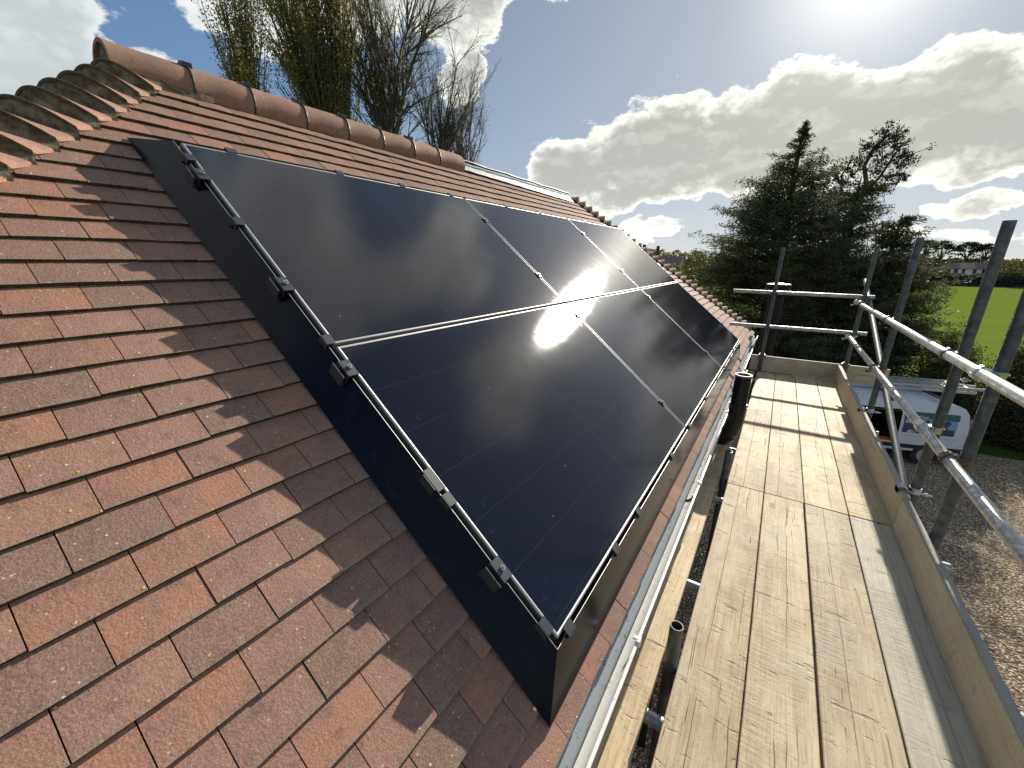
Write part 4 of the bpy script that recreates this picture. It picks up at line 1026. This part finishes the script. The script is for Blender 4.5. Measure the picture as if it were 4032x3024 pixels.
# evergreen oak leaning right, above the conifers
t = thing('oak_tree', 'evergreen oak leaning right above the conifers with crooked boughs', 'tree', (1.9, 24.0, -GZ)); r_ = np.random.default_rng(31); kk = 24 / 18
limbs = [[(1.9, 24, -GZ), (1.7, 24, -1), (2.15, 24, 2.2), (2.30, 24, 3.1), (2.05, 24, 3.9), (2.25, 24, 4.6), (2.6, 24, 5.0)],
         [(2.25, 24, 2.8), (2.65, 24, 3.4), (2.9, 24, 4.1), (3.1, 24, 4.6)], [(2.15, 24, 2.2), (1.5, 24, 2.9), (1.35, 24, 3.6), (1.6, 24, 4.2)],
         [(1.35, 24, 3.3), (1.1, 24, 3.7), (1.0, 24, 4.1)], [(2.9, 24, 3.4), (3.4, 24.1, 3.5), (3.5, 24, 3.2)]]
segs = []
for i, l_ in enumerate(limbs):
    for j in range(len(l_) - 1):
        ra = (.14 if i == 0 else .065) * (1 - .75 * j / (len(l_) - 1)); segs.append((np.array(l_[j]), np.array(l_[j + 1]), ra, ra * .8))
clumps = [(2.5, 5.1, .32), (2.85, 5.0, .33), (2.3, 4.7, .38), (2.9, 4.55, .40), (3.2, 4.2, .33), (3.1, 3.85, .28), (2.6, 4.2, .38), (2.1, 4.35, .25), (2.5, 3.7, .35), (2.85, 3.45, .28),
          (3.4, 4.1, .18), (2.9, 2.95, .25), (2.55, 2.85, .3), (3.25, 3.15, .2), (3.45, 3.35, .14), (1.45, 3.9, .32), (1.7, 3.6, .25), (1.15, 3.6, .28), (1.5, 3.3, .2), (1.9, 3.95, .22), (1.3, 2.9, .3), (1.0, 2.6, .3), (2.0, 5.3 - .6, .14), (1.75, 2.6, .3)]
cen = []
for cx, cz, cr in clumps:
    for _ in range(int(15 * cr / .3)):
        q = np.array([cx, 24, cz]) + r_.normal(size=3) * cr * np.array([.62, .6, .58]); cen.append(q + r_.normal(size=(16, 3)) * .06)
        segs.append((np.array([cx, 24, cz - .1]), q, .014, .006))
cen = np.concatenate(cen); seg_mesh('branches', segs, M_BARK, t, 4); leaf_mesh('foliage', cen, r_.normal(size=cen.shape), .085, .06, M_OAK, t, None, 3)

# hedge shrubs beside the field
def shrub(label, x, y, top, rx, ry, n, seed, m_=None, leaf=.10, group='shrubs along the edge of the drive', name='shrub'):
    r_ = np.random.default_rng(seed); t = thing(name, label, 'shrub', (x, y, -GZ), group); cen = []; segs = []; hgt = top + GZ
    for i in range(n):
        a = r_.uniform(0, 2 * math.pi); rr = math.sqrt(r_.random()); zz = r_.random() ** .6
        f_ = math.sqrt(max(0, 1 - (zz ** 2.4) * .85)); tip = np.array([x + math.cos(a) * rx * rr * f_, y + math.sin(a) * ry * rr * f_, -GZ + hgt * zz * (1 - .22 * rr) * r_.uniform(.85, 1.08)])
        root = np.array([x + math.cos(a) * rx * rr * .4, y + math.sin(a) * ry * rr * .4, max(-GZ, tip[2] - 1.1)])
        segs.append((root, tip, .012, .004))
        m2 = 26; f2 = r_.random((m2, 1)) ** .6; cen.append(root + (tip - root) * f2 + r_.normal(size=(m2, 3)) * .11)
    cen = np.concatenate(cen); seg_mesh('stems', segs, M_BARK, t, 3); leaf_mesh('foliage', cen, r_.normal(size=cen.shape), leaf, leaf * .6, m_ or M_HEDGE, t, None, seed)
    return t
shrub('sunlit yellow-green shrub at the right edge between two scaffold poles', 7.2, 19.6, -1.65, 1.4, 1.0, 620, 41)
shrub('leafy shrub in front of the field, just right of the conifers', 5.5, 20.3, -1.85, 1.2, 1.0, 520, 42)
shrub('shrub at the far right of the drive, beyond the last pole', 9.6, 19.4, -1.9, 1.7, 1.1, 600, 43)
shrub('dark ivy-clad bush low behind the van', 5.0, 18.9, -3.5, 1.8, .8, 420, 44, M_OAK)
shrub('dark low bush right of the van in the shade', 7.9, 18.6, -3.3, 1.8, .8, 460, 45, M_OAK)
shrub('green bush under the conifers left of the van', .8, 18.6, -3.3, 2.4, .9, 420, 46, M_CYP)

# distance: hedges, pines, bungalow, woods
def mass(label, x0, x1, y, zt, dep, n, seed, m_, leaf, name, cat, group=None, wob=.3):
    r_ = np.random.default_rng(seed); t = thing(name, label, cat, ((x0 + x1) / 2, y, -GZ), group)
    x = r_.uniform(x0, x1, n); f_ = r_.random(n) ** .6
    hh = np.array([1 + wob * mnoise.noise(Vector((a * .22, seed, 0))) + wob * .6 * mnoise.noise(Vector((a * .9, seed, 3))) for a in x])
    z = -GZ + (zt + GZ) * f_ * hh; yy = y + (r_.random(n) - .5) * dep * np.sqrt(np.clip(1.05 - f_ ** 3, 0, 1))
    leaf_mesh('foliage', np.stack([x, yy, z], 1), r_.normal(size=(n, 3)), leaf, leaf * .8, m_, t, None, seed)
    b = MB(); b.box(x0 + .3, x1 - .3, y - dep * .1, y + dep * .1, -GZ, -GZ + (zt + GZ) * .55); b.build('stems', M_BARK, t)
    return t
mass('long dark hedge along the far side of the green field', 20, 75, 152, -3.3, 3, 9000, 51, M_PINE, .5, 'hedge', 'hedge')
mass('tawny autumn trees right of the bungalow beyond the field', 45.2, 75, 157, .5, 8, 7000, 52, M_AUT, .5, 'tree_row', 'trees', 'distant tree rows', .18)
mass('brown shrubs in front of the bungalow left end', 29.5, 36.3, 155, -1.2, 4, 2200, 53, M_AUT, .45, 'tree_row', 'trees', 'distant tree rows')
mass('tawny woodland left of the conifers beyond the roof hip', -48, -12, 112, 2.0, 12, 12000, 54, M_AUT, .5, 'tree_row', 'trees', 'distant tree rows')
mass('green garden trees beyond the far end of the roof', -34, -14, 85, -.8, 8, 6000, 55, M_HEDGE, .45, 'tree_row', 'trees', 'distant tree rows')
mass('distant hazy tree line behind everything', -200, 200, 420, 2.5, 20, 16000, 56, M_AUT, 1.8, 'tree_row', 'trees', 'distant tree rows')
def pine(label, x, y, zt, R_, seed, full=1.0):
    r_ = np.random.default_rng(seed); t = thing('pine_tree', label, 'tree', (x, y, -GZ), 'flat-topped pines beyond the field'); segs = []
    H = zt + GZ; fork = np.array([x + r_.uniform(-.4, .4), y, -GZ + H * .55])
    segs += [(np.array([x, y, -GZ]), fork, .34, .24)]
    cen = []
    for i in range(60):
        a = r_.uniform(0, 2 * math.pi); top = i < 42
        rr = R_ * math.sqrt(r_.random()) * (1.0 if top else .9)
        f_ = (zt - .9 * (rr / R_) ** 2 * R_ * .85 - r_.random() * .5) if top else (zt - H * r_.uniform(.16, .48))
        c_ = np.array([x + math.cos(a) * rr, y + math.sin(a) * rr, f_])
        mid = (fork + c_) / 2 + np.array([0, 0, .25]) if i % 3 == 0 else None
        if mid is not None: segs.append((fork, mid, .12, .07)); segs.append((mid, c_, .07, .03))
        m2 = int(36 * full) if top else int(26 * full)
        cen.append(c_ + r_.normal(size=(m2, 3)) * (np.array([.50, .50, .16]) if top else np.array([.42, .42, .12])))
    cen = np.concatenate(cen); seg_mesh('trunk', segs, M_BARK, t, 4); leaf_mesh('foliage', cen, r_.normal(size=cen.shape), .42, .28, M_PINE, t, None, seed)
pine('leftmost flat-topped pine, immediately right of a scaffold pole', 34.9, 176, 6.5, 2.0, 61, .8)
pine('second pine from the left, slightly lower dome', 38.3, 176, 6.1, 2.7, 62)
pine('third and broadest pine, above the bungalow', 43.9, 176, 5.8, 3.2, 63, 1.3)
pine('last pine of the row, partly behind a scaffold pole', 47.9, 178, 5.2, 2.2, 64)
bl_ = thing('bungalow', 'low bungalow with white panels and a brown roof beyond the field', 'house', (41, 164, -GZ))
b = MB(); b.box(36.0, 45.5, 161, 167, -GZ, -1.5); b.build('wall', M_FWALL, bl_)
b = MB(); b.add([(35.6, 160.6, -1.55), (45.9, 160.6, -1.55), (45.9, 167.4, -1.55), (35.6, 167.4, -1.55), (38.6, 164, .0), (45.0, 164, .0)], [(0, 1, 5, 4), (1, 2, 5), (2, 3, 4, 5), (3, 0, 4), (0, 3, 2, 1)]); b.build('roof', M_FROOF, bl_)
b = MB(); b.box(44.4, 44.9, 163.7, 164.3, -.3, .6); b.build('chimney', M_FWALL, bl_)
for i, (x, hw) in enumerate(((38.2, .28), (39.7, .35), (41.4, .7), (43.3, .5))):
    b = MB(); b.box(x - hw, x + hw, 160.90, 160.97, -2.7 if i != 2 else -3.3, -1.62); b.build('white_panel', M_FWHITE, bl_)
    b = MB(); b.box(x + hw + .08, x + hw + .72, 160.91, 160.96, -2.6, -1.65); b.build('window', M_FGLASS, bl_)
h2 = thing('cottage', 'small red roofed house peeping above the far left tree line', 'house', (-24, 96, -GZ))
b = MB(); b.box(-27, -20, 96, 102, -GZ, -1.0); b.build('wall', M_FWHITE, h2)
b = MB(); b.add([(-27.4, 95.6, -1.1), (-19.6, 95.6, -1.1), (-19.6, 102.4, -1.1), (-27.4, 102.4, -1.1), (-27.4, 99, .9), (-19.6, 99, .9)], [(0, 1, 5, 4), (2, 3, 4, 5), (1, 2, 5), (3, 0, 4), (0, 3, 2, 1)]); b.build('roof', M_FROOF, h2)

# dark scaffold tubes rising behind the far hip and the black flue
for i, (x, zt) in enumerate(((-2.87, .36), (-2.55, .325))):
    b = MB(); b.tube([(x, 10.0, -GZ + .01), (x, 10.0, zt)], .036, 12, inner=.030); o = b.build('scaffold_tube', M_DARK, loc=(x, 10, -GZ))
    smooth_by_angle(o); tag(o, ['shorter dark scaffold tube behind the far hip tiles', 'taller dark scaffold tube behind the far hip tiles, nearer the conifer'][i], 'pipe', 'dark scaffold tubes behind the far hip')
fl_ = thing('flue', 'black flue with a wider cap standing behind the end rails', 'flue', (-.055, 9.2, -GZ))
b = MB(); b.tube([(-.055, 9.2, -GZ + .01), (-.055, 9.2, -.60)], .125, 24); smooth_by_angle(b.build('pipe', M_FLUE, fl_))
b = MB(); b.tube([(-.055, 9.2, -.61), (-.055, 9.2, -.60), (-.055, 9.2, -.415), (-.055, 9.2, -.405)], [.17, .205, .205, .19], 28); smooth_by_angle(b.build('cap', M_FLUE, fl_))
b = MB(); b.tube([(-.055, 9.2, -.404), (-.055, 9.2, -.385)], [.185, .03], 28); smooth_by_angle(b.build('cap_lid', M_PLATE, fl_), 20)

# ------------------------------------------------------------------ van
VH = rad(16.5); VX = Vector((math.cos(VH), math.sin(VH), 0)); VY = Vector((-math.sin(VH), math.cos(VH), 0))
V0 = Vector((5.12, 15.62, -GZ))                      # near rear corner on the ground; local x forward (to the left), y away
van = bpy.data.objects.new('van', None); C.objects.link(van); van.location = V0
van.rotation_euler = (0, 0, VH + math.pi)            # local +x points to the front (left in view); local -y away... mirrored below
tag(van, 'white panel van with open side door and ladders on its roof, parked by the hedge', 'van')
def vb(b, name, m_, smooth=False, parent=None):
    o = b.build(name, m_); o.parent = parent or van
    if smooth: smooth_by_angle(o, 30)
    return o
# local frame: x = forward along body (0 rear, 4.7 front), y = 0 near side, -1.85 far side
L_, W_, HV = 4.75, 1.85, 1.9
def sidepath():      # side outline (x, z)
    return [(0.03, .42), (0.0, .62), (0.02, 1.1), (.10, 1.62), (.20, 1.78), (.40, HV - .04), (3.05, HV), (3.40, 1.80), (3.95, 1.22), (4.55, 1.02), (4.74, .80), (4.75, .42)]
sp_ = sidepath()
def secty(z):        # tumblehome
    return .0 if z < .95 else .16 * ((z - .95) / .95) ** 1.7
DX0, DX1 = 1.62, 2.62                                # open sliding door
b = MB(); n = len(sp_)
# roof/front/rear skin between both sides
for i in range(n - 1):
    (x0, z0), (x1, z1) = sp_[i], sp_[i + 1]
    b.add([(x0, -secty(z0), z0), (x1, -secty(z1), z1), (x1, -W_ + secty(z1), z1), (x0, -W_ + secty(z0), z0)], [(0, 1, 2, 3)])
# far side
b.add([(x, -W_ + secty(z), z) for x, z in sp_], [tuple(range(n - 1, -1, -1))])
# near side in vertical strips with the door opening left out
def zt_at(x):
    top = 0
    for i in range(n - 1):
        (x0, z0), (x1, z1) = sp_[i], sp_[i + 1]
        if min(x0, x1) <= x <= max(x0, x1) and abs(x1 - x0) > 1e-6: top = max(top, z0 + (z1 - z0) * (x - x0) / (x1 - x0))
    return top
xsn = [.03, .2, .4, 1.0, DX0, DX1, 3.05, 3.4, 3.95, 4.55, 4.75]
for i in range(len(xsn) - 1):
    x0, x1 = xsn[i], xsn[i + 1]
    for j in range(6):
        def zz(x, f_):
            top = zt_at(x) if x > .03 else .9
            return .42 + (top - .42) * f_
        if DX0 <= (x0 + x1) / 2 <= DX1 and 0 < j < 5: continue
        f0, f1 = j / 6, (j + 1) / 6
        P = [(x0, -secty(zz(x0, f0)), zz(x0, f0)), (x1, -secty(zz(x1, f0)), zz(x1, f0)), (x1, -secty(zz(x1, f1)), zz(x1, f1)), (x0, -secty(zz(x0, f1)), zz(x0, f1))]
        b.add(P, [(3, 2, 1, 0)])
# filler at the rear corner
b.add([(0.03, 0, .42), (0.0, 0, .62), (0.02, -.002, 1.1), (.10, -.09, 1.62), (.20, -.12, 1.78), (.2, -.12, 1.78), (.03, 0, .9)], [(0, 6, 1), (1, 6, 2)])
b.add([(.03, 0, .9), (.02, -secty(1.1), 1.1), (.10, -secty(1.62), 1.62), (.20, -secty(1.78), 1.78), (.2, -secty(1.2), 1.2)], [(0, 1, 2, 3, 4)])
body = vb(b, 'body', M_WHITE, True)
b = MB(); b.add([(.3, -.3, .5), (3.0, -.3, .5), (3.0, -1.7, .5), (.3, -1.7, .5)], [(0, 1, 2, 3)])
b.box(.5, 2.9, -1.72, -1.70, .5, 1.75); b.box(DX0 - .05, DX0 - .02, -1.5, -.2, .55, 1.7); b.box(DX1 + .02, DX1 + .05, -1.6, -.12, .5, 1.75)
for zz_ in (.9, 1.25): b.box(.6, 2.6, -1.65, -1.2, zz_, zz_ + .03)
b.box(1.9, 2.3, -1.5, -.9, .52, .85)
vb(b, 'cargo_bay', M_INT)
b = MB(); b.box(1.66, 1.95, -.35, -.12, .56, .66); vb(b, 'toolbox', M_ORANGE)
b = MB(); b.box(2.2, 2.3, -.5, -.3, .56, .8); vb(b, 'tool_case', M_ORANGE)
b = MB(); b.rbox(.02, 4.7, -.015 + .02, .022, .50, .62, .006); b.box(-.06, .1, -W_, .01, .35, .55); vb(b, 'trim_strip', M_DARK)
b = MB(); b.box(1.5, 3.1, .0, .02, 1.60, 1.63); vb(b, 'door_rail', M_DARK)
b = MB(); b.box(.28, 1.58, -.002, .008, .885, .893); b.box(.03, .05, -1.8, -.05, .6, 1.5); vb(b, 'panel_seam', M_GREY)
b = MB(); b.box(-.03, .0, -1.15, -.70, .62, .73); vb(b, 'number_plate', M_ORANGE)
b = MB()
for yy_ in (-.5, -.8, -1.1, -1.4): b.box(.5, 3.0, yy_ - .02, yy_ + .02, HV - .03, HV + .012)
vb(b, 'roof_ribs', M_WHITE)
# tail lamp on the rear corner
b = MB(); P = []
for z in (.80, 1.0, 1.2, 1.42): y_ = secty(z); P += [(-.012, -y_ - .10, z), (-.016, -y_ - .0, z), (.0 + .05, -y_ + .012, z)]
b.add(P, [f for i in range(3) for f in ((3 * i, 3 * i + 1, 3 * i + 4, 3 * i + 3), (3 * i + 1, 3 * i + 2, 3 * i + 5, 3 * i + 4))] + [(0, 2, 1), (9, 10, 11)]); lamp = vb(b, 'tail_lamp', M_RED)
b = MB(); b.box(-.022, .03, -.06, .018, 1.02, 1.2); vb(b, 'lens', M_LAMPW, parent=lamp)
for x in (.85, 3.85):
    b = MB(); b.tube([(x, .01, .33), (x, -.22, .33)], .33, 28); wh = vb(b, 'wheel', M_TYRE, True)
    b = MB(); b.tube([(x, .02, .33), (x, -.05, .33)], .20, 20); vb(b, 'rim', M_ALU, True, wh)
# sign film on the rear quarter: green band, sea and bird shape
def film(x0, x1, z0, z1, m_, off, name='sign_film', n=6, skew=0):
    b = MB(); vs = []
    for i in range(n + 1):
        z = z0 + (z1 - z0) * i / n
        vs += [(x0 + skew * i / n, -secty(z) + off, z), (x1 + skew * i / n, -secty(z) + off, z)]
    b.add(vs, [(2 * i, 2 * i + 1, 2 * i + 3, 2 * i + 2) for i in range(n)]); return vb(b, name, m_)
sg = film(.35, 1.55, .98, 1.60, M_NAVY, .004); film(.30, 1.56, 1.42, 1.60, M_GREEN, .006).parent = sg
film(.33, .95, 1.16, 1.42, M_SKYB, .006).parent = sg
def poly(pts, m_, off, name):
    b = MB(); b.add([(x, -secty(z) + off, z) for x, z in pts], [tuple(range(len(pts)))]); o = vb(b, name, m_); o.parent = sg; return o
poly([(.52, 1.42), (.60, 1.40), (.66, 1.33), (.80, 1.24), (.92, 1.16), (.80, 1.18), (.66, 1.22), (.52, 1.08), (.46, 1.10), (.55, 1.24), (.46, 1.34)], M_NAVY, .009, 'bird_shape')
for zz_, x_, s_ in ((1.50, 1.46, .05), (1.53, 1.40, .04)):
    pass
b = MB()
for i, (xa, za, xb, zb) in enumerate(((1.45, 1.44, 1.38, 1.56), (1.38, 1.56, 1.34, 1.45), (1.34, 1.45, 1.28, 1.53), (1.28, 1.53, 1.25, 1.45), (1.25, 1.45, 1.17, 1.50), (1.17, 1.50, 1.12, 1.45), (1.12, 1.45, 1.0, 1.48), (1.48, 1.42, .95, 1.41))):
    b.tube([(xa, -secty(za) + .010, za), (xb, -secty(zb) + .010, zb)], .010, 4)
vb(b, 'script_logo', M_SIGNW, parent=sg)
def lettering(txt, x, z, size):
    cu = bpy.data.curves.new('lettering', 'FONT'); cu.body = txt; cu.size = size; cu.extrude = .002; cu.align_x = 'LEFT'; cu.offset = .004
    tmp = bpy.data.objects.new('tmp', cu); C.objects.link(tmp); bpy.context.view_layer.update()
    me = bpy.data.meshes.new_from_object(tmp.evaluated_get(bpy.context.evaluated_depsgraph_get())); bpy.data.objects.remove(tmp)
    me.materials.clear(); me.materials.append(M_SIGNW); o = bpy.data.objects.new('lettering', me); C.objects.link(o); o.parent = van
    o.location = (x, -secty(z) + .012, z); o.rotation_euler = (math.pi / 2 + .10, 0, math.pi); return o
for tx, x, z, s_ in (('SOLAR', 1.53, 1.27, .15), ('N', .93, 1.13, .13)):
    o = lettering(tx, x, z, s_); o.parent = sg
b = MB()                                            # roof bars
for x in (.7, 1.9, 3.0): b.box(x - .03, x + .03, -W_ + .14, -.14, HV + .06, HV + .10); b.box(x - .04, x + .04, -.24, -.14, HV - .05, HV + .10); b.box(x - .04, x + .04, -W_ + .14, -W_ + .24, HV - .05, HV + .10)
vb(b, 'roof_rack', M_DARK)
# ladders rest on the rack: things of their own
for i, (yc, dz, x0, x1) in enumerate(((-1.15, .02, -.45, 3.9), (-1.60, .02, -.25, 4.1))):
    ld = bpy.data.objects.new('ladder', None); C.objects.link(ld); ld.location = V0 + Matrix.Rotation(VH + math.pi, 3, 'Z') @ Vector((0, yc, HV + .10 + dz)); ld.rotation_euler = van.rotation_euler
    tag(ld, ['aluminium ladder on the van roof, nearer the open door side', 'aluminium ladder on the van roof, farther side by the conifers'][i], 'ladder', 'ladders on the van roof')
    b = MB()
    for zz_ in (0, .11):
        for sy in (-.18, .18): b.box(x0 - zz_ * 1.5, x1, sy - .014, sy + .014, zz_, zz_ + .075)
    o = b.build('side_rails', M_ALU); o.parent = ld
    b = MB()
    for k_ in range(int((x1 - x0) / .27)):
        for zz_ in (.035, .145): b.tube([(x0 + .15 + k_ * .27, -.18, zz_), (x0 + .15 + k_ * .27, .18, zz_)], .016, 8)
    o = b.build('rungs', M_ALU); o.parent = ld

# ------------------------------------------------------------------ lift everything so the ground lies at z = 0
for o in C.objects:
    if '_o' in o.keys(): del o['_o']
    if o.parent is None and o.type in ('MESH', 'EMPTY'):
        if o.get('kind') == 'structure': o.location.z += GZ
        else: o.location.z += GZ
for o in C.objects:
    if o.type in ('MESH', 'EMPTY') and o.parent is None and 'kind' not in o.keys(): o['kind'] = 'thing'
